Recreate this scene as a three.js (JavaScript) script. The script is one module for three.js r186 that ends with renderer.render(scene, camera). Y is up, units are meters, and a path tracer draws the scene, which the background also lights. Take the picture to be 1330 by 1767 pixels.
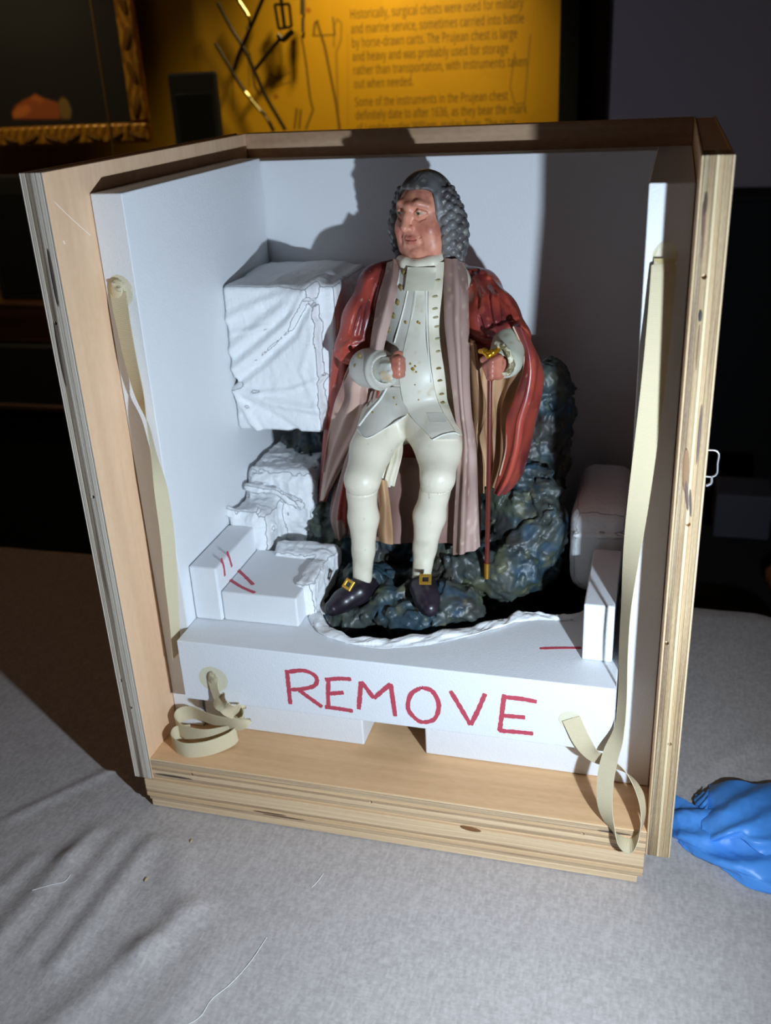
import * as THREE from 'three';
import { RoundedBoxGeometry } from 'three/addons/geometries/RoundedBoxGeometry.js';
import { mergeGeometries, mergeVertices, toCreasedNormals } from 'three/addons/utils/BufferGeometryUtils.js';
import { RectAreaLightUniformsLib } from 'three/addons/lights/RectAreaLightUniformsLib.js';
import { Brush, Evaluator, SUBTRACTION } from 'three-bvh-csg';

// ---------------------------------------------------------------- camera, light, exposure
const scene = new THREE.Scene();
scene.background = new THREE.Color(0x000000);
const FOCAL = 1689.97, CX = 665, CY = 883.5;                 // focal length in pixels of the 1330 x 1767 photograph
const EYE = new THREE.Vector3(0.4162, 0.5506, 0.5910);
const camera = new THREE.PerspectiveCamera(2 * Math.atan(CY / FOCAL) * 180 / Math.PI, 1330 / 1767, 0.02, 30);
camera.position.copy(EYE);
camera.rotation.set(-0.4262, 0.2897, -0.0529, 'YXZ');
camera.focus = 0.74; camera.userData.fStop = 7;
camera.updateMatrixWorld(true);
scene.add(camera);

const renderer = new THREE.WebGLRenderer({ antialias: true });
renderer.toneMapping = THREE.LinearToneMapping;
renderer.toneMappingExposure = 1.0;
renderer.shadowMap.enabled = true;
RectAreaLightUniformsLib.init();

// the hand lamp standing right of the crate, just outside the frame
const LAMP = new THREE.Vector3(0.55, 0.297, 0.34), LAMP_AIM = new THREE.Vector3(0.02, 0.20, -0.06);
const lampLight = new THREE.SpotLight(new THREE.Color(0.82, 0.99, 1.17), 1.14, 6, 1.38, 1.0, 2);
lampLight.position.copy(LAMP); lampLight.target.position.copy(LAMP_AIM);
lampLight.castShadow = true; lampLight.shadow.radius = 0.4; lampLight.shadow.camera.near = 0.03;
lampLight.shadow.mapSize.set(2048, 2048); lampLight.shadow.bias = -0.0005;
scene.add(lampLight, lampLight.target);
// two spots out of view, placed to light the yellow panel and the painting
const UNSEEN_CASE_LAMPS = [[-0.02, 0.98, -0.98, -0.08, 0.44, -1.2, 1.25, 0.76], [-0.74, 1.0, -0.86, -0.72, 0.40, -1.16, 0.55, 0.75]];
for (const [x, y, z, tx, ty, tz, power, cone] of UNSEEN_CASE_LAMPS) {
  const l = new THREE.SpotLight(new THREE.Color(1.0, 0.80, 0.45), power, 4, cone, 1.0, 2);
  l.position.set(x, y, z); l.target.position.set(tx, ty, tz); l.castShadow = true; l.shadow.radius = 1.5; scene.add(l, l.target);
}
// ceiling light out of view, placed to lift the warm shade of the room
const CEIL = [-0.5, 1.735, 0.5];
const unseenCeilLight = new THREE.RectAreaLight(new THREE.Color(1.0, 0.74, 0.60), 0.66, 0.6, 0.6);
unseenCeilLight.position.set(CEIL[0], CEIL[1] - 0.012, CEIL[2]); unseenCeilLight.rotation.x = -Math.PI / 2; scene.add(unseenCeilLight);

// ---------------------------------------------------------------- helpers
let seed = 7;
const rnd = () => { seed = (seed * 1664525 + 1013904223) >>> 0; return seed / 4294967296; };
const V = (x, y, z) => new THREE.Vector3(x, y, z);
const RM = new THREE.Matrix4().extractRotation(camera.matrixWorld);
const rayOf = (u, v) => V((u - CX) / FOCAL, -(v - CY) / FOCAL, -1).applyMatrix4(RM);
// a point measured in the photograph, at a stated distance in the crate's own axes
const at = (u, v, z) => { const d = rayOf(u, v); return d.multiplyScalar((z - EYE.z) / d.z).add(EYE); };
const atX = (u, v, x) => { const d = rayOf(u, v); return d.multiplyScalar((x - EYE.x) / d.x).add(EYE); };
const atY = (u, v, y) => { const d = rayOf(u, v); return d.multiplyScalar((y - EYE.y) / d.y).add(EYE); };
const lin = c => c <= 0.04045 ? c / 12.92 : ((c + 0.055) / 1.055) ** 2.4;
const rgb = (r, g, b) => [lin(r / 255), lin(g / 255), lin(b / 255)];
const mixc = (a, b, t) => [a[0] + (b[0] - a[0]) * t, a[1] + (b[1] - a[1]) * t, a[2] + (b[2] - a[2]) * t];
const clamp = (x, a = 0, b = 1) => Math.max(a, Math.min(b, x));
const sstep = (a, b, x) => { const t = clamp((x - a) / (b - a)); return t * t * (3 - 2 * t); };
const hash3 = (x, y, z) => { let h = (x * 374761393 + y * 668265263 + z * 1440662683) | 0; h = Math.imul(h ^ (h >>> 13), 1274126177); h ^= h >>> 16; return (h >>> 0) / 4294967296; };
function noise3(x, y, z) {
  const xi = Math.floor(x), yi = Math.floor(y), zi = Math.floor(z); let fx = x - xi, fy = y - yi, fz = z - zi;
  fx = fx * fx * (3 - 2 * fx); fy = fy * fy * (3 - 2 * fy); fz = fz * fz * (3 - 2 * fz);
  const a = hash3(xi, yi, zi), b = hash3(xi + 1, yi, zi), c = hash3(xi, yi + 1, zi), d = hash3(xi + 1, yi + 1, zi), e = hash3(xi, yi, zi + 1), f = hash3(xi + 1, yi, zi + 1), g = hash3(xi, yi + 1, zi + 1), h = hash3(xi + 1, yi + 1, zi + 1);
  const p = a + (b - a) * fx, q = c + (d - c) * fx, r = e + (f - e) * fx, s = g + (h - g) * fx, m = p + (q - p) * fy, n = r + (s - r) * fy; return (m + (n - m) * fz) * 2 - 1;
}
const fbm = (x, y, z, n = 4) => { let s = 0, a = 0.5; for (let i = 0; i < n; i++) { s += a * noise3(x, y, z); x = x * 2.03 + 11.7; y = y * 2.03 + 5.3; z = z * 2.03 + 3.1; a *= 0.5; } return s; };
const ridge = (x, y, z, n = 3) => { let s = 0, a = 0.5; for (let i = 0; i < n; i++) { s += a * (1 - Math.abs(noise3(x, y, z))); x = x * 2.1 + 7.7; y = y * 2.1 + 2.3; z = z * 2.1 + 9.1; a *= 0.5; } return s; };

// ---- things, parts, names
const taken = {};
const numbered = n => { const k = taken[n] = (taken[n] ?? -1) + 1; return k ? `${n}_${String(k).padStart(3, '0')}` : n; };
const origin = new Map();                                    // world position of a thing's own frame
function finish(m) { m.castShadow = true; m.receiveShadow = true; return m; }
const GROUPS = { foam_sheet: 'white foam sheets lining the crate', foam_riser: 'foam risers under the tray', foam_block: 'foam blocks wedged on the tray', cotton_tape: 'cotton tapes tied inside the crate', surgical_rod: 'steel instruments on the yellow panel', black_plaque: 'black plaques in the display case', loose_thread: 'stray threads on the paper', wood_crumb: 'wood crumbs on the paper' };
function thing(name, label, category, base, group = GROUPS[name]) {
  const o = new THREE.Group(); o.name = numbered(name); o.position.copy(base); scene.add(o); origin.set(o, base.clone());
  o.userData = { label, category }; if (group) o.userData.group = group;
  return o;
}
function part(name, geo, mat, parent, label) {               // geometry is given in world axes
  const b = origin.get(parent); geo.translate(-b.x, -b.y, -b.z);
  const m = finish(new THREE.Mesh(geo, mat)); m.name = name; parent.add(m); origin.set(m, b);
  if (label) m.userData.label = label;
  return m;
}
function solo(name, geo, mat, label, category, group = GROUPS[name]) {      // a thing of one mesh
  geo.computeBoundingBox(); const bb = geo.boundingBox, b = V((bb.min.x + bb.max.x) / 2, bb.min.y, (bb.min.z + bb.max.z) / 2);
  geo.translate(-b.x, -b.y, -b.z);
  const m = finish(new THREE.Mesh(geo, mat)); m.name = numbered(name); m.position.copy(b); scene.add(m); origin.set(m, b);
  m.userData = { label, category }; if (group) m.userData.group = group;
  return m;
}
function structure(name, geo, mat) { const m = finish(new THREE.Mesh(geo, mat)); m.name = name; m.userData.kind = 'structure'; m.userData.label = name.replace(/_/g, ' ') + ' of the dark museum room'; scene.add(m); return m; }

// ---- geometry helpers
function boxUV(g, s = 1) {                                   // uv in metres from the face's own direction
  const p = g.attributes.position, n = g.attributes.normal, uv = new Float32Array(p.count * 2);
  for (let i = 0; i < p.count; i++) {
    const ax = Math.abs(n.getX(i)), ay = Math.abs(n.getY(i)), az = Math.abs(n.getZ(i));
    const x = p.getX(i), y = p.getY(i), z = p.getZ(i);
    const [a, b] = az >= ax && az >= ay ? [x, y] : ax >= ay ? [z, y] : [x, z];
    uv[2 * i] = a * s; uv[2 * i + 1] = b * s;
  }
  g.setAttribute('uv', new THREE.BufferAttribute(uv, 2)); return g;
}
function slab(x0, x1, y0, y1, z0, z1, r = 0, seg = 2) {
  const w = x1 - x0, h = y1 - y0, d = z1 - z0;
  const g = r ? new RoundedBoxGeometry(w, h, d, seg, Math.min(r, w / 2.01, h / 2.01, d / 2.01)) : new THREE.BoxGeometry(w, h, d);
  g.translate((x0 + x1) / 2, (y0 + y1) / 2, (z0 + z1) / 2);
  return boxUV(g);
}
function gridSolid(F, B, colorOf) {                          // closed body between two grids of points [row][col]
  const R = F.length, C = F[0].length, pos = [], idx = [], uv = [];
  const put = (p, u, v) => { pos.push(p.x, p.y, p.z); uv.push(u, v); return pos.length / 3 - 1; };
  const face = (G, flip) => { const o = pos.length / 3; let vv = 0;
    for (let i = 0; i < R; i++) { if (i) vv += G[i][0].distanceTo(G[i - 1][0]); let uu = 0; for (let j = 0; j < C; j++) { if (j) uu += G[i][j].distanceTo(G[i][j - 1]); put(G[i][j], uu, vv); } }
    for (let i = 0; i < R - 1; i++) for (let j = 0; j < C - 1; j++) { const a = o + i * C + j, b = a + 1, c = a + C, d = c + 1; flip ? idx.push(a, c, b, b, c, d) : idx.push(a, b, c, b, d, c); } };
  // orientation: rows run downward, columns to the right; the front faces away from the back grid
  const n = V(0, 0, 0).subVectors(F[0][C - 1], F[0][0]).cross(V(0, 0, 0).subVectors(F[R - 1][0], F[0][0]));
  const mi = R >> 1, mj = C >> 1; const n2 = V(0, 0, 0).subVectors(F[mi][Math.min(mj + 1, C - 1)], F[mi][Math.max(mj - 1, 0)]).cross(V(0, 0, 0).subVectors(F[Math.min(mi + 1, R - 1)][mj], F[Math.max(mi - 1, 0)][mj]));
  const out = V(0, 0, 0).subVectors(F[mi][mj], B[mi][mj]); const s = n2.dot(out) > 0;
  face(F, !s); face(B, s);
  const strip = (a, b) => { const o = pos.length / 3; for (let i = 0; i < a.length; i++) { put(a[i], i * 0.001, 0); put(b[i], i * 0.001, 0.001); } for (let i = 0; i < a.length - 1; i++) { const q = o + 2 * i; s ? idx.push(q, q + 1, q + 2, q + 1, q + 3, q + 2) : idx.push(q, q + 2, q + 1, q + 1, q + 2, q + 3); } };
  strip(F[0], B[0]); strip([...F[R - 1]].reverse(), [...B[R - 1]].reverse());
  strip(F.map(r => r[C - 1]), B.map(r => r[C - 1])); strip(F.map(r => r[0]).reverse(), B.map(r => r[0]).reverse());
  const g = new THREE.BufferGeometry(); g.setAttribute('position', new THREE.Float32BufferAttribute(pos, 3)); g.setAttribute('uv', new THREE.Float32BufferAttribute(uv, 2)); g.setIndex(idx);
  g.computeVertexNormals(); if (colorOf) paint(g, colorOf);
  return g;
}
const crom = (a, b, c, d, t) => { const t2 = t * t, t3 = t2 * t; return V(0, 0, 0).addScaledVector(a, -0.5 * t + t2 - 0.5 * t3).addScaledVector(b, 1 - 2.5 * t2 + 1.5 * t3).addScaledVector(c, 0.5 * t + 2 * t2 - 1.5 * t3).addScaledVector(d, -0.5 * t2 + 0.5 * t3); };
const spl = (P, s) => { const n = P.length - 1, x = clamp(s) * n, i = Math.min(Math.floor(x), n - 1), t = x - i; const g = k => P[clamp(k, 0, n)];
  const a = i ? g(i - 1) : g(0).clone().multiplyScalar(2).sub(g(1)), d = i < n - 1 ? g(i + 2) : g(n).clone().multiplyScalar(2).sub(g(n - 1)); return crom(a, g(i), g(i + 1), d, t); };
function sheet(rows, nu, nv, thick, disp, colorOf) {          // a thin body lofted through rows of points
  const G = []; for (let i = 0; i <= nv; i++) { const cols = rows[0].map((_, j) => spl(rows.map(r => r[j]), i / nv)); G.push(Array.from({ length: nu + 1 }, (_, j) => spl(cols, j / nu))); }
  const N = normalsOf(G); const F = G.map((r, i) => r.map((p, j) => p.clone().addScaledVector(N[i][j], disp ? disp(j / nu, i / nv, p) : 0)));
  const N2 = normalsOf(F); const B = F.map((r, i) => r.map((p, j) => p.clone().addScaledVector(N2[i][j], -thick)));
  return gridSolid(F, B, colorOf);
}
function normalsOf(G) { const R = G.length, C = G[0].length; const N = G.map((r, i) => r.map((p, j) => V(0, 0, 0).subVectors(G[i][Math.min(j + 1, C - 1)], G[i][Math.max(j - 1, 0)]).cross(V(0, 0, 0).subVectors(G[Math.max(i - 1, 0)][j], G[Math.min(i + 1, R - 1)][j])).normalize()));
  const m = N[R >> 1][C >> 1]; const toEye = V(0, 0, 0).subVectors(V(0.4, 0.6, 0.6), G[R >> 1][C >> 1]); if (m.dot(toEye) < 0) N.forEach(r => r.forEach(n => n.negate())); return N; }
function ribbon(pts, ups, width, thick, n = 120, disp) {      // a tape along pts, ups = direction of its width
  const F = [], B = [];
  for (let i = 0; i <= n; i++) {
    const s = i / n, p = spl(pts, s), q = spl(pts, Math.min(1, s + 0.004)), p0 = spl(pts, Math.max(0, s - 0.004)), t = q.sub(p0).normalize();
    const w = spl(ups, s); w.addScaledVector(t, -w.dot(t)).normalize(); const nn = V(0, 0, 0).crossVectors(w, t).normalize();
    const wd = typeof width === 'function' ? width(s) : width, row = [], rowB = [];
    for (let j = 0; j <= 6; j++) { const e = (j / 6 - 0.5), pp = p.clone().addScaledVector(w, e * wd).addScaledVector(nn, disp ? disp(s, e) : 0); row.push(pp.clone().addScaledVector(nn, thick / 2)); rowB.push(pp.addScaledVector(nn, -thick / 2)); }
    F.push(row); B.push(rowB);
  }
  return gridSolid(F, B);
}
const tube = (pts, r, seg = 64, rad = 8) => new THREE.TubeGeometry(new THREE.CatmullRomCurve3(pts), seg, r, rad, false);
function blob(c, rx, ry, rz, q, ws = 14, hs = 10) { const g = new THREE.SphereGeometry(1, ws, hs); g.scale(rx, ry, rz); if (q) g.applyQuaternion(q); g.translate(c.x, c.y, c.z); return g; }
function paint(g, f) { const p = g.attributes.position, c = new Float32Array(p.count * 3); for (let i = 0; i < p.count; i++) { const k = f(p.getX(i), p.getY(i), p.getZ(i)); c[3 * i] = k[0]; c[3 * i + 1] = k[1]; c[3 * i + 2] = k[2]; } g.setAttribute('color', new THREE.BufferAttribute(c, 3)); return g; }

// ---- modelling by distance fields: parts are carved from capsules and ellipsoids, then meshed
class Field {
  constructor() { this.p = []; this.lo = V(9, 9, 9); this.hi = V(-9, -9, -9); }
  grow(c, r) { this.lo.min(V(c.x - r, c.y - r, c.z - r)); this.hi.max(V(c.x + r, c.y + r, c.z + r)); }
  add(f, k = 0.002) { this.p.push([f, k, 0]); return this; }
  cut(f, k = 0.002) { this.p.push([f, k, 1]); return this; }
  cap(a, b, ra, rb = ra, k = 0.004) { this.grow(a, ra); this.grow(b, rb); return this.add(capsule(a, b, ra, rb), k); }
  chain(pts, rs, k = 0.004) { for (let i = 0; i < pts.length - 1; i++) this.cap(pts[i], pts[i + 1], Array.isArray(rs) ? rs[i] : rs, Array.isArray(rs) ? rs[i + 1] : rs, k); return this; }
  groove(pts, r, k = 0.002) { for (let i = 0; i < pts.length - 1; i++) this.cut(capsule(pts[i], pts[i + 1], r, r), k); return this; }
  ell(c, rx, ry, rz, k = 0.004, q) { this.grow(c, Math.max(rx, ry, rz)); return this.add(ellipsoid(c, rx, ry, rz, q), k); }
  near(x, y, z, R) { const c = this.at(x, y, z), o = new Field(); o.p = this.p.filter(q => { const e = q[0](x, y, z); return q[2] ? -e > c - q[1] - 2.4 * R : e < c + q[1] + 2.4 * R; }); return o; }  // the few pieces that matter within R
  at(x, y, z) { let d = 1; const P = this.p; for (let i = 0; i < P.length; i++) { const q = P[i], k = q[1], e = q[0](x, y, z); if (!q[2]) { if (e < d + k) { const h = clamp(0.5 + 0.5 * (d - e) / k); d = d + (e - d) * h - k * h * (1 - h); } } else { const m = -e; if (m > d - k) { const h = clamp(0.5 - 0.5 * (d - m) / k); d = d + (m - d) * h + k * h * (1 - h); } } } return d; }
  mesh(h, colorOf, extra, pad = 0.004) { const f = extra ? (x, y, z) => this.at(x, y, z) + extra(x, y, z) : (x, y, z) => this.at(x, y, z); return netMesh(f, this.lo.clone().subScalar(pad), this.hi.clone().addScalar(pad), h, colorOf, (x, y, z, R) => { const o = this.near(x, y, z, R); return extra ? (a, b, c) => o.at(a, b, c) + extra(a, b, c) : (a, b, c) => o.at(a, b, c); }); }
}
function capsule(a, b, ra, rb) {
  const bx = b.x - a.x, by = b.y - a.y, bz = b.z - a.z, L = bx * bx + by * by + bz * bz + 1e-12;
  return (x, y, z) => { const px = x - a.x, py = y - a.y, pz = z - a.z; let t = (px * bx + py * by + pz * bz) / L; t = t < 0 ? 0 : t > 1 ? 1 : t; const qx = px - bx * t, qy = py - by * t, qz = pz - bz * t; return Math.sqrt(qx * qx + qy * qy + qz * qz) - (ra + (rb - ra) * t); };
}
function ellipsoid(c, rx, ry, rz, q) {
  const m = q ? new THREE.Matrix4().makeRotationFromQuaternion(q.clone().invert()).elements : null, rm = Math.min(rx, ry, rz);
  return (x, y, z) => { let px = x - c.x, py = y - c.y, pz = z - c.z; if (m) { const X = m[0] * px + m[4] * py + m[8] * pz, Y = m[1] * px + m[5] * py + m[9] * pz, Z = m[2] * px + m[6] * py + m[10] * pz; px = X; py = Y; pz = Z; }
    const ux = px / rx, uy = py / ry, uz = pz / rz, k0 = Math.sqrt(ux * ux + uy * uy + uz * uz); if (k0 < 1e-6) return -rm; const wx = ux / rx, wy = uy / ry, wz = uz / rz; return k0 * (k0 - 1) / Math.sqrt(wx * wx + wy * wy + wz * wz); };
}
function rbox(c, hx, hy, hz, r) { return (x, y, z) => { const qx = Math.abs(x - c.x) - hx + r, qy = Math.abs(y - c.y) - hy + r, qz = Math.abs(z - c.z) - hz + r; const ox = Math.max(qx, 0), oy = Math.max(qy, 0), oz = Math.max(qz, 0); return Math.sqrt(ox * ox + oy * oy + oz * oz) + Math.min(Math.max(qx, qy, qz), 0) - r; }; }
function netMesh(f, lo, hi, h, colorOf, local) {
  const nx = Math.ceil((hi.x - lo.x) / h) + 1, ny = Math.ceil((hi.y - lo.y) / h) + 1, nz = Math.ceil((hi.z - lo.z) / h) + 1;
  const val = new Float32Array(nx * ny * nz), B = 8, rad = h * B * 0.87 * 1.35 + h;
  for (let bz = 0; bz < nz; bz += B) for (let by = 0; by < ny; by += B) for (let bx = 0; bx < nx; bx += B) {
    const d = f(lo.x + (bx + B / 2) * h, lo.y + (by + B / 2) * h, lo.z + (bz + B / 2) * h), far = Math.abs(d) > rad, lf = far || !local ? f : local(lo.x + (bx + B / 2) * h, lo.y + (by + B / 2) * h, lo.z + (bz + B / 2) * h, rad);
    for (let z = bz; z < Math.min(bz + B, nz); z++) for (let y = by; y < Math.min(by + B, ny); y++) { let i = (z * ny + y) * nx + bx; for (let x = bx; x < Math.min(bx + B, nx); x++, i++) val[i] = far ? d : lf(lo.x + x * h, lo.y + y * h, lo.z + z * h); }
  }
  const ids = new Int32Array(nx * ny * nz).fill(-1), pos = [], idx = [], sx = 1, sy = nx, sz = nx * ny;
  const off = [0, sx, sy, sx + sy, sz, sx + sz, sy + sz, sx + sy + sz], E = [[0, 1], [2, 3], [4, 5], [6, 7], [0, 2], [1, 3], [4, 6], [5, 7], [0, 4], [1, 5], [2, 6], [3, 7]];
  for (let z = 0; z < nz - 1; z++) for (let y = 0; y < ny - 1; y++) for (let x = 0; x < nx - 1; x++) {
    const i = (z * ny + y) * nx + x; let m = 0; for (let k = 0; k < 8; k++) if (val[i + off[k]] < 0) m |= 1 << k;
    if (m === 0 || m === 255) continue;
    let px = 0, py = 0, pz = 0, n = 0;
    for (const [a, b] of E) { const va = val[i + off[a]], vb = val[i + off[b]]; if ((va < 0) === (vb < 0)) continue; const t = va / (va - vb); px += (a & 1) + ((b & 1) - (a & 1)) * t; py += ((a >> 1) & 1) + (((b >> 1) & 1) - ((a >> 1) & 1)) * t; pz += (a >> 2) + ((b >> 2) - (a >> 2)) * t; n++; }
    ids[i] = pos.length / 3; pos.push(lo.x + (x + px / n) * h, lo.y + (y + py / n) * h, lo.z + (z + pz / n) * h);
  }
  const quad = (a, b, c, d, fl) => fl ? idx.push(a, b, c, a, c, d) : idx.push(a, c, b, a, d, c);
  for (let z = 1; z < nz - 1; z++) for (let y = 1; y < ny - 1; y++) for (let x = 1; x < nx - 1; x++) {
    const i = (z * ny + y) * nx + x, s = val[i] < 0;
    if (s !== (val[i + sx] < 0)) quad(ids[i - sy - sz], ids[i - sz], ids[i], ids[i - sy], s);
    if (s !== (val[i + sy] < 0)) quad(ids[i - sx - sz], ids[i - sx], ids[i], ids[i - sz], s);
    if (s !== (val[i + sz] < 0)) quad(ids[i - sx - sy], ids[i - sy], ids[i], ids[i - sx], s);
  }
  const g = new THREE.BufferGeometry(); g.setAttribute('position', new THREE.Float32BufferAttribute(pos, 3)); g.setIndex(idx); g.computeVertexNormals();
  boxUV(g); if (colorOf) paint(g, colorOf); return g;
}
// the point where a field's surface (grown by off) is met when sighting along a photographed point
function drape(fld, u, v, off, z0 = -0.07, z1 = -0.29) { const a = at(u, v, z0), b = at(u, v, z1), L = a.distanceTo(b), d = b.clone().sub(a).divideScalar(L); let t = 0; for (let i = 0; i < 90 && t < L; i++) { const p = a.clone().addScaledVector(d, t), s = fld.at(p.x, p.y, p.z) - off; if (s < 0.00008) return p; t += Math.max(s * 0.85, 0.0001); } return null; }
const lerpRows = (rows, v) => { let i = 0; while (i < rows.length - 2 && rows[i + 1][0] < v) i++; const a = rows[i], b = rows[i + 1], t = (v - a[0]) / (b[0] - a[0]); return [a[1] + (b[1] - a[1]) * t, a[2] + (b[2] - a[2]) * t]; };
function panel(rows, fld, off, thick, colorOf, nu = 14, step = 4, depth = 0.002) {  // a layer of cloth lying on a field, rows = [v, left, right]
  const F = [], B = [], v0 = rows[0][0], v1 = rows[rows.length - 1][0], nv = Math.ceil((v1 - v0) / step);
  const S = rows.map(r => V(r[0], r[1], r[2]));
  for (let i = 0; i <= nv; i++) { const q = spl(S, i / nv), f = [], b = []; let last = null;
    for (let j = 0; j <= nu; j++) { const u = q.y + (q.z - q.y) * j / nu; let p = drape(fld, u, q.x, off + thick); if (!p) p = at(u, q.x, last ? last.z : (F.length ? F[F.length - 1][j].z : -0.2)); last = p; f.push(p); b.push(p.clone().addScaledVector(rayOf(u, q.x).normalize(), thick + depth)); } F.push(f); B.push(b); }
  return gridSolid(F, B, colorOf);
}

// ---- textures
function tex(w, h, f, rx = 1, ry = 1, srgb = true) { const d = new Uint8Array(w * h * 4); for (let y = 0; y < h; y++) for (let x = 0; x < w; x++) { const c = f(x, y), i = (y * w + x) * 4; d[i] = c[0]; d[i + 1] = c[1]; d[i + 2] = c[2]; d[i + 3] = 255; } const t = new THREE.DataTexture(d, w, h); t.wrapS = t.wrapT = THREE.RepeatWrapping; t.magFilter = THREE.LinearFilter; t.minFilter = THREE.LinearMipmapLinearFilter; t.generateMipmaps = true; t.repeat.set(rx, ry); if (srgb) t.colorSpace = THREE.SRGBColorSpace; t.needsUpdate = true; return t; }
const pn = (x, y, px, py, s) => { const X = Math.floor(x), Y = Math.floor(y), fx = x - X, fy = y - Y, a = fx * fx * (3 - 2 * fx), b = fy * fy * (3 - 2 * fy), H = (i, j) => hash3(((X + i) % px + px) % px, ((Y + j) % py + py) % py, s); return (H(0, 0) * (1 - a) + H(1, 0) * a) * (1 - b) + (H(0, 1) * (1 - a) + H(1, 1) * a) * b; };
const M = (color, roughness = 0.7, o = {}) => new THREE.MeshStandardMaterial({ color: Array.isArray(color) ? new THREE.Color().setRGB(...color) : color, roughness, ...o });
const grey = v => { const k = clamp(v, 0, 1) * 255; return [k, k, k]; };

// ---------------------------------------------------------------- materials of the setting
// wood: grain along u or v, tone varied per piece
function woodTex(base, dark, along, s, streak = 0.5, W = 256, H = 512) {
  return tex(W, H, (x, y) => {
    const a = along === 'v' ? x : y, b = along === 'v' ? y : x, A = along === 'v' ? W : H, Bn = along === 'v' ? H : W;
    const warp = 2.2 * pn(b / Bn * 4, a / A * 4, 4, 4, s + 9);
    let k = 0.55 * pn(a / A * 28 + warp, b / Bn * 2, 28, 2, s) + 0.3 * pn(a / A * 90, b / Bn * 5, 90, 5, s + 1) + 0.25 * pn(x / W * 128, y / H * 128, 128, 128, s + 2) - 0.5;
    const st = Math.max(0, pn(a / A * 14, b / Bn * 3, 14, 3, s + 5) - 0.72) * 3;
    k = clamp(k * streak + st * 0.5 * streak + 0.25); return mixc(base, dark, k);
  });
}
const ply = (base, dark, along, s, streak, rx, ry, rough = 0.72) => { const t = woodTex(base, dark, along, s, streak); t.repeat.set(rx, ry); return M(0xffffff, rough, { map: t, bumpMap: t, bumpScale: 0.00025 }); };
const plyFace = ply([240, 204, 168], [210, 166, 128], 'v', 3, 0.6, 3.2, 1.6);              // smooth veneer faces, grain upright
const plyFloor = ply([232, 190, 144], [196, 152, 108], 'u', 4, 0.7, 1.6, 4.5);              // base board, grain along the front
const edgeA = [ply([214, 190, 150], [150, 116, 80], 'v', 11, 1.0, 30, 3), ply([188, 164, 126], [116, 88, 60], 'v', 12, 1.3, 36, 4), ply([226, 206, 168], [172, 142, 104], 'v', 13, 0.8, 28, 3), ply([176, 156, 124], [98, 74, 54], 'v', 14, 1.5, 40, 5)];
const edgeL = [ply([222, 208, 190], [170, 154, 136], 'v', 21, 1.1, 30, 3), ply([204, 192, 178], [144, 130, 116], 'v', 22, 1.3, 36, 4), ply([228, 216, 200], [184, 168, 152], 'v', 23, 0.9, 28, 3), ply([168, 150, 130], [104, 88, 74], 'v', 24, 1.4, 40, 5)];
const edgeB = [ply([230, 194, 150], [192, 152, 110], 'u', 31, 0.9, 3, 30), ply([212, 184, 148], [160, 130, 100], 'u', 32, 1.1, 4, 36), ply([236, 206, 166], [196, 160, 120], 'u', 33, 0.8, 3, 28), ply([204, 174, 136], [148, 116, 88], 'u', 34, 1.2, 5, 40)];
const foamGrain = tex(512, 512, (x, y) => grey(0.5 + 0.35 * (pn(x / 4, y / 4, 128, 128, 41) - 0.5) + 0.4 * (pn(x / 2, y / 2, 256, 256, 43) - 0.5) + 0.2 * (pn(x / 32, y / 32, 16, 16, 44) - 0.5)), 9, 9, false);
const foam = new THREE.MeshPhysicalMaterial({ color: new THREE.Color().setRGB(0.80, 0.81, 0.83), roughness: 0.48, bumpMap: foamGrain, bumpScale: 0.00022, specularIntensity: 0.6 });
const tissueGrain = tex(512, 512, (x, y) => { const r = Math.abs(pn(x / 40, y / 40, 13, 13, 51) - 0.5), r2 = Math.abs(pn(x / 17, y / 17, 30, 30, 52) - 0.5); return grey(0.35 + r * 0.7 + r2 * 0.35); }, 10, 10, false);
const tissue = M([0.86, 0.87, 0.88], 0.6, { bumpMap: tissueGrain, bumpScale: 0.0012, side: THREE.DoubleSide });
const marker = M([0.52, 0.065, 0.10], 0.6);
const tapeWeave = tex(64, 256, (x, y) => { const k = 0.5 + 0.5 * Math.sin(y / 256 * Math.PI * 2 * 32); return grey(0.3 + 0.6 * k); }, 60, 32, false);
const tapeMat = M([0.68, 0.58, 0.38], 0.8, { bumpMap: tapeWeave, bumpScale: 0.0003 });
const glue = new THREE.MeshPhysicalMaterial({ color: new THREE.Color().setRGB(0.97, 0.93, 0.80), roughness: 0.25, transmission: 1, thickness: 0, ior: 1.45 });
const black = M([0.006, 0.006, 0.007], 0.85);
const darkWood = M([0.030, 0.017, 0.010], 0.55);
const wallPaint = M([0.44, 0.34, 0.37], 0.9, { bumpMap: foamGrain, bumpScale: 0.0006 });

// ---------------------------------------------------------------- the dark museum room
const FLOOR = -0.78, TABLE = -0.029;
structure('floor', slab(-2.6, 2.6, FLOOR - 0.1, FLOOR, -1.7, 2.6), M([0.03, 0.026, 0.024], 0.6));
structure('ceiling', slab(-2.6, 2.6, 1.75, 1.85, -1.7, 2.6), M([0.08, 0.078, 0.075], 0.9));
structure('wall_back', slab(-2.6, 2.6, FLOOR, 1.75, -1.7, -1.55), wallPaint);
structure('wall_left', slab(-2.75, -2.6, FLOOR, 1.75, -1.7, 2.6), wallPaint);
structure('wall_right', slab(2.6, 2.75, FLOOR, 1.75, -1.7, 2.6), wallPaint);
structure('wall_front', slab(-2.6, 2.6, FLOOR, 1.75, 2.6, 2.75), wallPaint);

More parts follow.
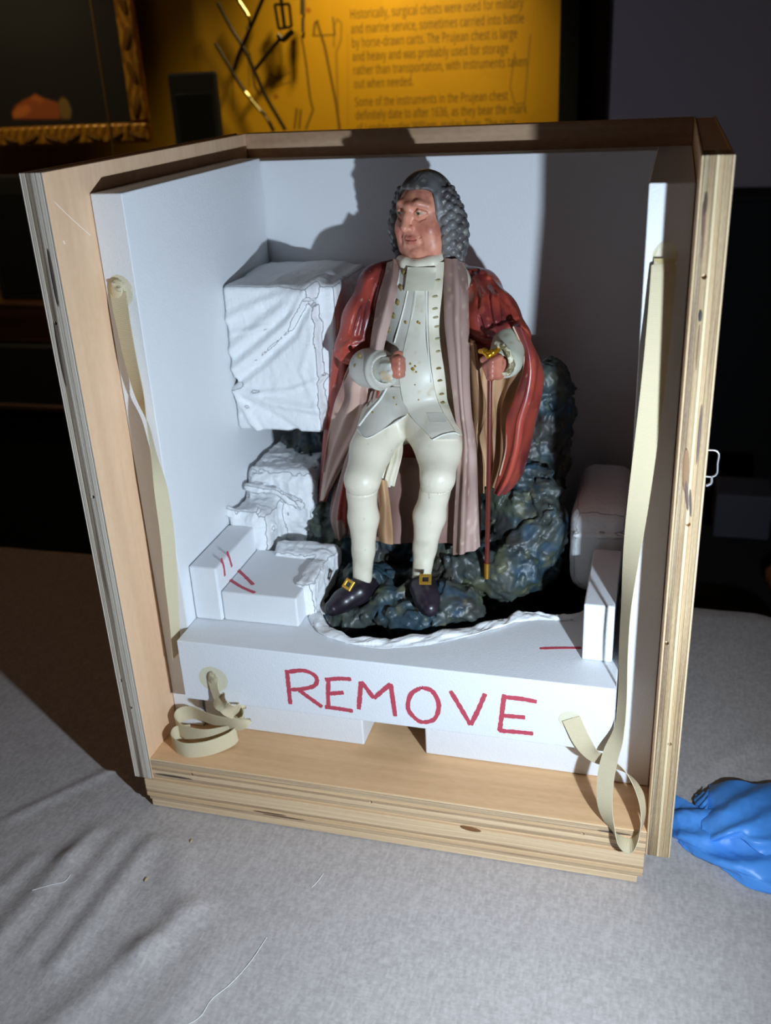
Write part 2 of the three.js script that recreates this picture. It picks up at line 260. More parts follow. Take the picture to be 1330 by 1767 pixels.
{ const cl = thing('unseen_ceiling_light', 'unseen square panel light on the ceiling that lifts the dark room', 'light', V(CEIL[0], CEIL[1], CEIL[2]));
  part('housing', slab(CEIL[0] - 0.32, CEIL[0] + 0.32, CEIL[1], 1.749, CEIL[2] - 0.32, CEIL[2] + 0.32, 0.004), black, cl); part('diffuser', slab(CEIL[0] - 0.3, CEIL[0] + 0.3, CEIL[1] - 0.006, CEIL[1] + 0.001, CEIL[2] - 0.3, CEIL[2] + 0.3, 0.002), M(0x000000, 0.6, { emissive: new THREE.Color(1, 0.74, 0.58), emissiveIntensity: 0.25 }), cl); }
// ---- display case behind: yellow text panel, frame, shelf, painting, plaques, instruments
{
  const W = 1536, H = 1024, X0 = -1.25, X1 = 0.2305, Y0 = 0.165, Y1 = 1.05;
  const cv = document.createElement('canvas'); cv.width = W; cv.height = H; const c = cv.getContext('2d');
  const sx = W / (X1 - X0), sy = H / (Y1 - Y0), px = x => (x - X0) * sx, py = y => (Y1 - y) * sy, Z = -1.2;
  c.fillStyle = 'rgb(214,160,8)'; c.fillRect(0, 0, W, H);
  for (let i = 0; i < 260; i++) { const q = rnd(); c.fillStyle = `rgba(${q > .5 ? '150,100,0' : '235,185,30'},0.05)`; c.beginPath(); c.arc(rnd() * W, rnd() * H, 20 + rnd() * 70, 0, 7); c.fill(); }
  const pt = (u, v) => { const p = at(u, v, Z); return [px(p.x), py(p.y)]; };
  const line = (pts, w, col) => { c.strokeStyle = col; c.lineWidth = w; c.lineCap = 'round'; c.lineJoin = 'round'; c.beginPath(); pts.forEach((q, i) => { const [x, y] = pt(...q); i ? c.lineTo(x, y) : c.moveTo(x, y); }); c.stroke(); };
  const ink = 'rgba(92,70,16,0.75)', faint = 'rgba(120,90,16,0.45)';
  // printed drawings of instruments
  line([[574, 30], [578, 60], [540, 62]], 3, ink); line([[547, 38], [560, 80], [580, 180], [586, 222]], 5, ink); line([[541, 60], [543, 40], [548, 36]], 4, ink);
  line([[520, 62], [528, 110], [535, 170], [540, 190], [528, 222]], 4, ink); line([[576, 80], [576, 45], [582, 33], [589, 40], [588, 70], [580, 90], [584, 222]], 4, faint);
  line([[430, 92], [440, 150], [447, 162]], 5, ink); line([[402, 130], [402, 190]], 4, faint); line([[440, 120], [478, 74]], 6, ink); line([[428, 80], [430, 150]], 4, faint);
  line([[466, 128], [478, 136], [500, 125]], 4, faint); line([[468, 152], [500, 142]], 4, faint); line([[512, 188], [508, 222]], 4, ink); line([[519, 190], [516, 222]], 4, ink);
  line([[600, 60], [600, 220]], 3, 'rgba(190,140,10,0.6)'); line([[888, 90], [880, 150], [888, 180], [905, 178], [915, 60]], 3, faint);
  for (const [u, v] of [[532, 18], [506, 72], [476, 167]]) { const [x, y] = pt(u, v); c.fillStyle = 'rgba(160,70,10,0.6)'; c.beginPath(); c.arc(x, y, 5, 0, 7); c.fill(); }
  // the text
  const T = ['Historically, surgical chests were used for military', 'and marine service, sometimes carried into battle', 'by horse-drawn carts. The Prujean chest is large', 'and heavy and was probably used for storage', 'rather than transportation, with instruments taken', 'out when needed.', null, 'Some of the instruments in the Prujean chest', 'definitely date to after 1636, as they bear the mark', 'of London cutler William, maker from. The case'];
  const [tx0, ty0] = pt(604, 34), [tx1] = pt(903, 10), [, tyL] = pt(611, 130); const lh = (tyL - ty0) / 4.02;
  c.fillStyle = 'rgba(66,50,14,0.86)'; const fs = lh * 0.92; c.font = `${fs}px sans-serif`; const k = (tx1 - tx0) / c.measureText(T[0]).width;
  let row = 0; for (const s of T) { if (s) { c.save(); c.translate(tx0, ty0 + row * lh); c.scale(k, 1); c.fillText(s, 0, 0); c.restore(); row++; } else row += 0.35; }
  const t = new THREE.CanvasTexture(cv); t.colorSpace = THREE.SRGBColorSpace; t.anisotropy = 8;
  const g = new THREE.PlaneGeometry(X1 - X0, Y1 - Y0); g.translate((X0 + X1) / 2, (Y0 + Y1) / 2, Z);
  const th = thing('text_sign', 'yellow museum text panel with printed instruments behind the crate', 'sign', V((X0 + X1) / 2, Y0, Z - 0.01));
  part('backing_board', slab(X0, X1, Y0, Y1, Z - 0.02, Z - 0.001), M([0.3, 0.2, 0.02], 0.8), th);
  part('printed_face', g, M(0xffffff, 0.6, { map: t }), th, 'yellow print with lines of dark text');
}
{ // case frame around it
  const th = thing('display_case', 'dark wooden display case framing the yellow panel', 'display case', V(-0.4, FLOOR, -1.2));
  part('side_frame', slab(0.2305, 0.262, 0.02, 1.2, -1.24, -1.12, 0.002), black, th);
  part('side_post', slab(0.262, 0.303, 0.02, 1.2, -1.26, -1.16, 0.003), M([0.030, 0.017, 0.012], 0.6), th);
  part('top_rail', slab(-1.6, 0.303, 1.06, 1.2, -1.26, -1.16, 0.003), darkWood, th);
  part('shelf', slab(-1.6, 0.262, 0.085, 0.163, -1.35, -1.06, 0.004), ply([92, 52, 22], [40, 20, 8], 'u', 61, 1.4, 2, 6, 0.45), th, 'brown wooden shelf');
  part('cabinet', slab(-1.6, 0.303, FLOOR, 0.083, -1.5, -1.04, 0.004), black, th);
  part('cabinet_edge', slab(-1.6, 0.303, -0.045, -0.036, -1.04, -1.028, 0.001), M([0.09, 0.05, 0.03], 0.5), th);
  for (const [x, y, z, tx, ty, tz] of UNSEEN_CASE_LAMPS) {          // bodies and arms of the case spots, all out of view
    const c = V(x, y, z), d = V(tx, ty, tz).sub(c).normalize(), q = new THREE.Quaternion().setFromUnitVectors(V(0, 1, 0), d), cyl = (r, h, o) => { const g = new THREE.CylinderGeometry(r, r, h, 20); g.applyQuaternion(q); const p = c.clone().addScaledVector(d, o); g.translate(p.x, p.y, p.z); return g; };
    const sp = part('unseen_case_spot', cyl(0.018, 0.05, -0.032), black, th); part('unseen_spot_glow', cyl(0.015, 0.002, -0.005), M(0x000000, 0.5, { emissive: new THREE.Color(1, 0.8, 0.45), emissiveIntensity: 2 }), sp);
    part('unseen_spot_arm', tube([c.clone().addScaledVector(d, -0.05), V(x, 1.09, (z - 1.16) / 2), V(x, 1.12, -1.17)], 0.006, 20, 8), black, th);
  }
}
{ // gilt framed painting at the left
  const X1 = -0.497, X0 = -0.98, Y0 = 0.447, Y1 = 1.0, Zf = -1.13, fw = 0.034;
  const th = thing('framed_painting', 'dark painting of a resting hand in a carved gilt frame', 'painting', V((X0 + X1) / 2, Y0, Zf));
  const carve = tex(256, 64, (x, y) => { const k = 0.5 + 0.3 * Math.sin(x / 256 * Math.PI * 2 * 10 + 2 * Math.sin(y / 10)) + 0.35 * (pn(x / 8, y / 8, 32, 8, 71) - 0.5); return mixc([214, 156, 52], [128, 82, 20], 1 - clamp(k)); }, 6, 14);
  const gilt = M(0xffffff, 0.38, { map: carve, metalness: 0.3, bumpMap: carve, bumpScale: 0.004 });
  const rail = (x0, x1, y0, y1) => { const g1 = slab(x0, x1, y0, y1, Zf, Zf + 0.018, 0.006, 3); return g1; };
  part('frame_rail', rail(X0, X1, Y0, Y0 + fw), gilt, th); part('frame_rail', rail(X0, X1, Y1 - fw, Y1), gilt, th);
  part('frame_rail', rail(X0, X0 + fw, Y0 + fw, Y1 - fw), gilt, th); part('frame_rail', rail(X1 - fw, X1, Y0 + fw, Y1 - fw), gilt, th);
  for (let i = 0; i < 11; i++) part('frame_carving', blob(V(X0 + 0.02 + i * 0.044, Y0 + 0.014, Zf + 0.018), 0.018, 0.006, 0.005, new THREE.Quaternion().setFromAxisAngle(V(0, 0, 1), 0.35 * (i % 2 ? 1 : -1))), gilt, th);
  for (let i = 0; i < 9; i++) part('frame_carving', blob(V(X1 - 0.016, Y0 + 0.06 + i * 0.055, Zf + 0.018), 0.007, 0.02, 0.005, new THREE.Quaternion().setFromAxisAngle(V(0, 0, 1), 0.3 * (i % 2 ? 1 : -1))), gilt, th);
  const cv = document.createElement('canvas'); cv.width = 512; cv.height = 592; const c = cv.getContext('2d'); c.fillStyle = 'rgb(13,10,8)'; c.fillRect(0, 0, 512, 592);
  const a0 = X0 + fw, a1 = X1 - fw, b0 = Y0 + fw, b1 = Y1 - fw, pt = (u, v) => { const p = at(u, v, Zf + 0.004); return [(p.x - a0) / (a1 - a0) * 512, (b1 - p.y) / (b1 - b0) * 592]; };
  const poly = (P, col) => { c.fillStyle = col; c.beginPath(); P.forEach((q, i) => { const [x, y] = pt(...q); i ? c.lineTo(x, y) : c.moveTo(x, y); }); c.closePath(); c.fill(); };
  c.filter = 'blur(2px)';
  poly([[22, 206], [20, 194], [26, 182], [40, 172], [54, 166], [60, 161], [70, 166], [84, 171], [100, 176], [106, 188], [104, 206]], 'rgb(150,74,26)');
  poly([[24, 204], [22, 194], [34, 184], [48, 180], [54, 190], [44, 200]], 'rgb(188,104,40)'); poly([[50, 170], [60, 164], [76, 172], [70, 178]], 'rgb(176,92,34)');
  poly([[100, 174], [108, 166], [118, 174], [124, 190], [122, 206], [106, 206]], 'rgb(120,92,40)');
  const t = new THREE.CanvasTexture(cv); t.colorSpace = THREE.SRGBColorSpace;
  const g = new THREE.PlaneGeometry(a1 - a0, b1 - b0); g.translate((a0 + a1) / 2, (b0 + b1) / 2, Zf + 0.004); part('canvas', g, M(0xffffff, 0.9, { map: t }), th, 'dark painted canvas with a hand and cuff');
  part('backing_board', slab(X0 + 0.01, X1 - 0.01, Y0 + 0.01, Y1 - 0.01, Zf - 0.012, Zf + 0.002), darkWood, th);
}
solo('suspension_cable', tube([V(-0.557, 0.163, -1.085), V(-0.557, 0.6, -1.085), V(-0.557, 1.06, -1.085)], 0.0022, 4, 6), M([0.16, 0.10, 0.04], 0.5, { metalness: 0.4 }), 'thin taut cable hanging in front of the gilt frame', 'cable');
{ // black plaques standing on the shelf
  const mk = (x0, x1, y0, y1, z, label) => { const th = thing('black_plaque', label, 'plaque', V((x0 + x1) / 2, y0, z)); part('plaque_frame', slab(x0, x1, y0, y1, z - 0.012, z, 0.006, 3), black, th); part('plaque_face', slab(x0 + 0.014, x1 - 0.012, y0 + 0.014, y1 - 0.034, z - 0.002, z + 0.0008, 0.0004), M([0.012, 0.014, 0.012], 0.25), th); };
  mk(-0.437, -0.345, 0.165, 0.558, -1.09, 'tall black plaque with rounded corners in front of the yellow panel');
  mk(-0.86, -0.62, 0.165, 0.40, -1.085, 'low black plaque standing on the brown shelf below the painting');
}
{ // steel surgical instruments pinned in front of the panel
  const steel = M([0.055, 0.045, 0.03], 0.35, { metalness: 0.85 }), bright = M([0.75, 0.62, 0.25], 0.2, { metalness: 0.9 });
  const Z = -1.165, P = (u, v) => at(u, v, Z);
  const rod = (name, label, pts, r, hl) => { const th = thing(name, label, 'instrument', P(...pts[pts.length - 1])); part('shaft', tube(pts.map(q => P(...q)), r, 24, 8), steel, th); for (const [a, b, rr] of hl) part('painted_glint', tube([P(...a), P((a[0] + b[0]) / 2, (a[1] + b[1]) / 2), P(...b)].map(p => p.add(V(0, 0, 0.003))), rr, 8, 8), bright, th); };  // bright strips put the gold highlights of the steel into its colour
  rod('surgical_rod', 'dark steel probe with bright tip crossing the yellow panel', [[376, 5], [400, 50], [418, 78], [438, 120], [458, 165], [484, 210], [492, 224]], 0.0035, []);
  rod('surgical_rod', 'steel probe running to the lower edge with a long painted glint', [[372, 75], [392, 108], [412, 142], [432, 170], [458, 200], [472, 226]], 0.0034, [[[424, 158], [431, 166], 0.0022], [[433, 170], [450, 192], 0.003], [[458, 200], [465, 210], 0.0026]]);
  rod('surgical_rod', 'steel rod leaning right across the two crossed probes', [[455, -6], [440, 30], [426, 62], [412, 94], [404, 120]], 0.0036, []);
  rod('surgical_rod', 'short steel blade at the top of the panel with painted gold glints', [[408, -6], [420, 14], [430, 32], [429, 50]], 0.0022, [[[410, -4], [430, 28], 0.0036], [[428, 46], [429, 51], 0.003]]);
  rod('surgical_rod', 'hanging steel needle with painted gold glints beside the small cage', [[524, -8], [524, 20], [524, 58], [523, 66]], 0.0022, [[[524, -6], [524, 26], 0.0055], [[524, 30], [524, 56], 0.0036]]);
  const th = thing('surgical_cage', 'small dark forked steel cage with a tapering shaft', 'instrument', P(492, 70));
  const bar = (a, b, r = 0.0026) => part('bar', tube([P(...a), P((a[0] + b[0]) / 2, (a[1] + b[1]) / 2), P(...b)], r, 6, 6), steel, th);
  bar([474, 8], [481, 50]); bar([484, -8], [491, 48], 0.0032); bar([499, 8], [503, 46]); bar([474, 8], [499, 7]); bar([481, 50], [503, 46]);
  part('collar', tube([P(480, 60), P(488, 68), P(500, 58), P(505, 54)], 0.005, 12, 8), steel, th); part('shaft', tube([P(484, 66), P(462, 92), P(441, 119)], 0.0032, 10, 8), steel, th);
}
{ // dark cabinet on the right with things lost in the shade
  const th = thing('cabinet', 'black cabinet against the wall right of the crate', 'cabinet', V(1.2, FLOOR, -1.3));
  part('body', slab(0.34, 2.3, FLOOR, 0.285, -1.54, -1.46, 0.005), black, th); part('cabinet_top', slab(0.33, 2.32, 0.285, 0.300, -1.545, -1.445, 0.004), black, th);
  const lw = thing('side_bench', 'low dark bench standing behind the right end of the table', 'bench', V(1.05, FLOOR, -0.75));
  part('seat', slab(0.45, 1.65, -0.20, -0.16, -0.95, -0.55, 0.006), black, lw); for (const [x, z] of [[0.48, -0.92], [1.6, -0.92], [0.48, -0.58], [1.6, -0.58]]) part('leg', slab(x - 0.02, x + 0.02, FLOOR, -0.20, z - 0.02, z + 0.02, 0.003), black, lw);
  solo('paper_bag', (() => { const f = new Field(); f.ell(V(0.63, -0.13, -0.72), 0.05, 0.032, 0.04); f.ell(V(0.66, -0.11, -0.70), 0.02, 0.02, 0.02, 0.01); return f.mesh(0.004, null, (x, y, z) => 0.01 * ridge(x * 40, y * 40, z * 40, 2) - 0.006); })(), M([0.22, 0.07, 0.025], 0.6), 'small crumpled brown paper bag lying on the dark bench', 'bag');
  solo('storage_box', slab(0.515, 0.60, -0.02 + 0.02, 0.075, -0.98, -0.90, 0.004), M([0.06, 0.055, 0.07], 0.8), 'grey storage box in the shade beside the crate', 'box').position.y = -0.16;
}

// ---------------------------------------------------------------- table with its paper cover
{
  const TX0 = -1.25, TX1 = 0.575, TZ0 = -0.435, TZ1 = 0.85;
  const th = thing('work_table', 'work table under grey interleaving paper', 'table', V(-0.3, FLOOR, 0.2));
  part('table_top', slab(TX0 + 0.006, TX1 - 0.006, TABLE - 0.034, TABLE - 0.004, TZ0 + 0.006, TZ1 - 0.006, 0.012, 3), darkWood, th);
  for (const [x, z] of [[TX0 + 0.06, TZ0 + 0.06], [TX1 - 0.06, TZ0 + 0.06], [TX0 + 0.06, TZ1 - 0.06], [TX1 - 0.06, TZ1 - 0.06]]) part('leg', slab(x - 0.025, x + 0.025, FLOOR, TABLE - 0.034, z - 0.025, z + 0.025, 0.004), darkWood, th);
  // creases read off the photograph as lines lying on the table
  const L = (a, b, h, w) => ({ a: atY(...a, TABLE), b: atY(...b, TABLE), h, w });
  const folds = [L([222, 1372], [120, 1480], 0.0028, 0.009), L([120, 1480], [-20, 1640], 0.0035, 0.012), L([262, 1450], [100, 1660], 0.0032, 0.010), L([222, 1430], [50, 1640], 0.0022, 0.010), L([330, 1570], [250, 1640], 0.0040, 0.012), L([250, 1640], [60, 1800], 0.0036, 0.014), L([300, 1430], [310, 1560], 0.0020, 0.014), L([190, 1330], [20, 1410], 0.0016, 0.006), L([60, 1480], [-30, 1560], 0.0018, 0.008), L([360, 1660], [260, 1800], 0.002, 0.018), L([1210, 1330], [1300, 1280], 0.0012, 0.012), L([900, 1640], [1100, 1760], 0.0008, 0.02)];
  const hgt = (x, z) => {
    let h = 0; for (const f of folds) { const bx = f.b.x - f.a.x, bz = f.b.z - f.a.z, t = clamp(((x - f.a.x) * bx + (z - f.a.z) * bz) / (bx * bx + bz * bz)), d = Math.hypot(x - f.a.x - bx * t, z - f.a.z - bz * t); h += f.h * Math.exp(-((d / f.w) ** 2)); }
    const cx = Math.max(-0.02 - x, x - 0.47, 0), cz = Math.max(-0.38 - z, z - 0.02, 0), away = sstep(0.0, 0.03, Math.hypot(cx, cz));
    h += 0.0016 * fbm(x * 9, 1, z * 9, 3); h += 0.0007 * ridge(x * 16 + 3 * noise3(x * 5, 2, z * 5), 4, z * 30, 2) - 0.0007;
    return TABLE - 0.0006 + (h + 0.0004) * away;
  };
  const X = [], Z = []; const span = (lo, hi, d0, d1, s) => { const o = []; let v = lo; while (v < hi) { o.push(v); v += (v > d0 && v < d1) ? s : s * 6; } o.push(hi); return o; };
  const xs = span(TX0, TX1, -0.36, 0.56, 0.0036), zs = span(TZ0, TZ1, -0.2, 0.27, 0.0036);
  const rc = 0.045, F = [], B = [];
  const round = (x, z) => { // rounded table corners
    const qx = Math.max(TX0 + rc - x, x - (TX1 - rc), 0), qz = Math.max(TZ0 + rc - z, z - (TZ1 - rc), 0), d = Math.hypot(qx, qz); if (qx > 0 && qz > 0 && d > rc) { const k = rc / d; return [x < 0 ? TX0 + rc - qx * k : TX1 - rc + qx * k, z < 0 ? TZ0 + rc - qz * k : TZ1 - rc + qz * k]; } return [x, z]; };
  const rows = [zs[0] - 2, zs[0] - 1, ...zs, zs[zs.length - 1] + 1, zs[zs.length - 1] + 2], cols = [xs[0] - 2, xs[0] - 1, ...xs, xs[xs.length - 1] + 1, xs[xs.length - 1] + 2];
  rows.forEach((zz, i) => { const f = [], b = []; const zi = clamp(i - 2, 0, zs.length - 1); cols.forEach((xx, j) => {
    const xi = clamp(j - 2, 0, xs.length - 1), dr = Math.max(i < 2 ? 2 - i : i - 2 - (zs.length - 1), j < 2 ? 2 - j : j - 2 - (xs.length - 1), 0);
    const [x, z] = round(xs[xi], zs[zi]); const drop = dr === 0 ? 0 : dr === 1 ? 0.004 : 0.05, push = dr === 0 ? 0 : 0.003;
    const ox = j < 2 ? -push : j - 2 > xs.length - 1 ? push : 0, oz = i < 2 ? -push : i - 2 > zs.length - 1 ? push : 0;
    const y = hgt(x, z) - drop; f.push(V(x + ox, y, z + oz)); b.push(V(x + ox * 0.6, y - 0.0008, z + oz * 0.6)); }); F.push(f); B.push(b); });
  const fib = tex(512, 512, (x, y) => { const k = 0.5 + 0.5 * (pn(x / 6, y / 14, 85, 36, 81) - 0.5) + 0.35 * (pn(x / 12, y / 5, 42, 102, 82) - 0.5) + 0.3 * (pn(x / 2, y / 2, 256, 256, 83) - 0.5); return mixc([166, 157, 153], [204, 195, 190], clamp(k)); }, 7, 7);
  const g = gridSolid(F, B); boxUV(g);
  solo('paper_cover', g, M(0xffffff, 0.62, { map: fib, bumpMap: fib, bumpScale: 0.0003 }), 'creased grey interleaving paper covering the work table', 'paper');
  // stray threads and wood crumbs on the paper
  const thread = (pts, label) => solo('loose_thread', tube(pts.map(q => { const p = atY(...q, TABLE); p.y = hgt(p.x, p.z) + 0.0005; return p; }), 0.00028, 40, 5), M([0.8, 0.8, 0.78], 0.6), label, 'thread');
  thread([[460, 1618], [430, 1662], [395, 1700], [365, 1725], [345, 1755], [320, 1772]], 'long pale thread curving over the front of the paper');
  thread([[122, 1510], [112, 1522], [90, 1530], [56, 1540]], 'short pale thread lying across a fold of the paper');
  thread([[558, 1508], [548, 1522], [538, 1532]], 'tiny pale thread alone on flat paper before the skid');
  const crumb = (u, v, label, s) => solo('wood_crumb', (() => { const p = atY(u, v, TABLE); return blob(V(p.x, hgt(p.x, p.z) + 0.0009, p.z), 0.0012 * s, 0.0008, 0.0026 * s, null, 8, 6); })(), M([0.5, 0.36, 0.2], 0.8), label, 'wood chip');
  crumb(330, 1452, 'pale wood crumb close to the left end of the skid', 0.8); crumb(252, 1517, 'tan wood crumb lying beside the paper fold', 1);
}

// ---------------------------------------------------------------- the plywood crate
const CW = 0.448, CH = 0.4985, CD = 0.360, PT = 0.018, PB = 0.0215;   // outer width, height, depth, board thicknesses
const evalr = new Evaluator(); evalr.useGroups = false;
function bore(geo, holes) {                                   // drill screw holes into a layer's front edge
  if (!holes.length) return geo; let b = new Brush(geo); b.updateMatrixWorld();
  for (const [x, y, z, r] of holes) { const cg = new THREE.CylinderGeometry(r, r * 0.8, 0.03, 12); cg.rotateX(Math.PI / 2); cg.translate(x, y, z); const c = new Brush(cg); c.updateMatrixWorld(); b = evalr.evaluate(b, c, SUBTRACTION); }
  return boxUV(b.geometry);
}
{
  const crate = thing('wooden_crate', 'open plywood crate with raw layered edges standing on the paper', 'crate', V(CW / 2, TABLE, -CD / 2));
  // a board made of glued veneers; axis = the direction across the layers
  const board = (name, axis, lo, hi, n, edgeMats, faceMats, order, jitter, holes = [], label) => {
    const b = part(name, slab(lo[0] + (axis === 'x' ? 0.002 : 0), hi[0] - (axis === 'x' ? 0.002 : 0), lo[1] + (axis === 'y' ? 0.002 : 0.0012), hi[1] - (axis === 'y' ? 0.002 : 0.0012), lo[2] + 0.001, hi[2] - 0.0035), faceMats, crate, label);
    const ai = axis === 'x' ? 0 : 1, th = (hi[ai] - lo[ai]); const cuts = [0]; for (let i = 1; i < n; i++) cuts.push((i + (i === 1 ? -0.35 : i === n - 1 ? 0.35 : 0.22 * Math.sin(i * 2.4))) / n); cuts.push(1);
    for (let i = 0; i < n; i++) {
      const l = [...lo], h = [...hi]; l[ai] = lo[ai] + th * cuts[i]; h[ai] = lo[ai] + th * cuts[i + 1];
      const skin = i === 0 || i === n - 1, jz = jitter * (rnd() - 0.4); h[2] = hi[2] - (skin ? 0.0004 : Math.max(0, jz));
      if (!skin) l[2] = hi[2] - 0.03;                         // inner layers show only at the front edge
      const m = edgeMats[order[i % order.length]]; let g = slab(l[0], h[0], l[1], h[1], l[2], h[2], skin ? 0.0007 : 0.0004, 1);
      const hs = holes.filter(q => ai === 0 ? q[0] + q[3] > l[0] && q[0] - q[3] < h[0] : q[1] + q[3] > l[1] && q[1] - q[3] < h[1]); g = bore(g, hs);
      part('ply_layer', g, skin ? faceMats : m, b);
      if (skin) { const l2 = [...l], h2 = [...h]; l2[2] = h[2] - 0.004; h2[2] = hi[2] - 0.0001; l2[ai] += 0.0003; h2[ai] -= 0.0003; part('ply_layer', bore(slab(l2[0], h2[0], l2[1] , h2[1], l2[2], h2[2], 0.0004, 1), hs), m, b); }
    }
    return b;
  };
  const hz = (list, r = 0.0016) => list.map(([u, v]) => { const p = at(u, v, 0); return [p.x, p.y, 0, r]; });
  const lp = board('left_side_panel', 'x', [0, 0, -CD], [PT, CH, 0], 7, edgeL, plyFace, [2, 0, 3, 1, 0, 2, 1], 0.0009, hz([[94, 497], [95, 558], [160, 858], [208, 1175], [225, 1221]]));
  const rp = board('right_side_panel', 'x', [CW - PT, 0, -CD], [CW, CH, 0], 7, edgeA, plyFace, [0, 3, 1, 2, 0, 1, 2], 0.0009, hz([[1215, 478], [1187, 905], [1150, 1110], [1155, 1284]], 0.0017));
  const bp = board('base_panel', 'y', [PT, 0, -CD], [CW - PT, PB, -0.0006], 7, edgeB, plyFloor, [0, 1, 2, 3, 0, 1, 2], 0.0009, hz([[330, 1337], [639, 1385], [1005, 1440]], 0.0015));
  const kp = part('back_panel', slab(PT, CW - PT, PB, CH, -CD, -CD + PT, 0.0008), ply([204, 170, 138], [160, 122, 90], 'u', 5, 0.9, 1.8, 3.6), crate);
  // a dark knot stain, resin pocket and charred streaks show in the raw edge as filled patches of other wood
  const patch = (u, v, w, h, c, par, ang = 0) => { const p = at(u, v, 0.0001), q = new THREE.Quaternion().setFromAxisAngle(V(0, 0, 1), ang); part('wood_knot', blob(p, w, h, 0.0004, q, 12, 6), M(c, 0.7), par); };
  patch(1217, 352, 0.0010, 0.0070, [0.07, 0.035, 0.022], rp); patch(1214, 400, 0.0006, 0.016, [0.20, 0.11, 0.07], rp); patch(1208, 545, 0.0010, 0.0036, [0.03, 0.025, 0.024], rp); patch(1184, 845, 0.0011, 0.015, [0.12, 0.075, 0.06], rp, 0.14); patch(1191, 868, 0.0008, 0.010, [0.09, 0.065, 0.06], rp, 0.1); patch(1212, 380, 0.0005, 0.010, [0.16, 0.08, 0.05], rp, 0.05); patch(1204, 600, 0.0005, 0.014, [0.24, 0.15, 0.09], rp); patch(1183, 812, 0.0020, 0.015, [0.24, 0.13, 0.06], rp, 0.05); patch(1206, 750, 0.0008, 0.02, [0.13, 0.09, 0.08], rp);
  patch(104, 612, 0.0012, 0.024, [0.10, 0.075, 0.055], lp); patch(92, 480, 0.0014, 0.02, [0.085, 0.06, 0.045], lp);
  patch(300, 1340, 0.018, 0.0010, [0.09, 0.06, 0.045], bp, -0.01); patch(1060, 1437, 0.013, 0.0009, [0.10, 0.065, 0.045], bp);
  part('scratch', tube([[94, 348], [118, 372], [156, 406]].map(q => atX(q[0], q[1], PT + 0.00005)), 0.00022, 10, 5), M([0.9, 0.86, 0.8], 0.6), lp, 'pale scratch in the veneer'); part('scratch', tube([[109, 415], [112, 421]].map(q => atX(q[0], q[1], PT + 0.00005)), 0.0004, 6, 5), M([0.9, 0.86, 0.8], 0.6), lp);
  // skid board under the base, its left end trimmed at an angle
  { const y0 = TABLE + 0.0006, y1 = -0.0003, lay = 5; const sk = part('skid_board', slab(0.014, 0.427, y0 + 0.002, y1 - 0.002, -0.34, -0.004), plyFloor, crate, 'plywood skid strip under the crate');
    const ys = [y0, y0 + 0.0062, y0 + 0.0098, y0 + 0.0138, y0 + 0.0168, y1], od = [2, 1, 0, 3, 2];
    for (let i = 0; i < lay; i++) { const inset = Math.max(0, (ys[i] - (y1 - 0.006)) / 0.006) * 0.006, low = i < 2 ? (2 - i) * 0.002 : 0; const g = slab(0.0095 + inset + low, 0.4295 - (i === 0 ? 0.004 : 0), ys[i], ys[i + 1], -0.345, 0.0006 - (i % 2) * 0.0004, 0.0005, 1); part('ply_layer', g, edgeB[od[i]], sk); }
    const p = at(812, 1431, 0.0009); part('wood_knot', blob(V(p.x, p.y, 0.0006), 0.0085, 0.0022, 0.0005, new THREE.Quaternion().setFromAxisAngle(V(0, 0, 1), -0.08), 14, 6), M([0.22, 0.09, 0.025], 0.5), sk, 'orange brown resin knot');
    for (const [u, v, w] of [[470, 1404, 0.014], [490, 1410, 0.02], [450, 1401, 0.008]]) { const q = at(u, v, 0.0006); part('wood_knot', blob(V(q.x, q.y, 0.0005), w, 0.0008, 0.0004, null, 12, 6), M([0.13, 0.07, 0.04], 0.8), sk); } }
  // wire latch keeper on the outside of the right panel
  { const c = at(1231, 800, -0.05), wire = M([0.55, 0.57, 0.62], 0.3, { metalness: 0.9 }), w = 0.0165, h = 0.0185; const x0 = CW - 0.001, x1 = CW + 0.0095, y = c.y;
    const k = part('latch_loop', tube([V(x0, y + h / 2, -0.05), V(x1 - 0.002, y + h / 2, -0.05), V(x1, y + h / 2 - 0.002, -0.05), V(x1, y, -0.05), V(x1, y - h / 2 + 0.002, -0.05), V(x1 - 0.002, y - h / 2, -0.05), V(x0, y - h / 2, -0.05)], 0.0008, 40, 6), wire, crate, 'thin metal wire loop');
    part('hook', tube([V(x1 - 0.003, y - h / 2, -0.05), V(x1 - 0.003, y - h / 2 - 0.005, -0.05), V(x1 - 0.006, y - h / 2 - 0.007, -0.05)], 0.0011, 10, 6), wire, k); }
}

// ---------------------------------------------------------------- white foam lining and packing
const FZ = -0.052, FL = 0.044, FR = 0.402, FB = -0.310, FT = 0.479, TOP = 0.125;
solo('foam_sheet', slab(PT + 0.0004, FL, PB + 0.0003, FT, FB + 0.0005, FZ, 0.0012), foam, 'tall white foam panel against the crate side with knotted tape hanging over the left blocks', 'foam panel');
solo('foam_sheet', slab(FR, CW - PT - 0.0004, PB + 0.0003, FT, FB + 0.0005, FZ, 0.0012), foam, 'tall white foam panel along the crate side where the long straight tape hangs', 'foam panel');
solo('foam_sheet', slab(PT + 0.0004, CW - PT - 0.0004, PB + 0.0003, FT - 0.0025, -CD + PT + 0.0004, FB, 0.0012), foam, 'wide white foam panel behind the statuette against the crate back', 'foam panel');
solo('foam_riser', slab(0.0465, 0.1935, PB + 0.0003, 0.0668, -0.29, -0.0555, 0.0015), foam, 'white foam riser under the red lettered tray beside the coiled tape', 'foam block');
solo('foam_riser', slab(0.2475, 0.4005, PB + 0.0003, 0.0668, -0.29, -0.0555, 0.0015), foam, 'white foam riser under the red lettered tray beside the looped tape', 'foam block');

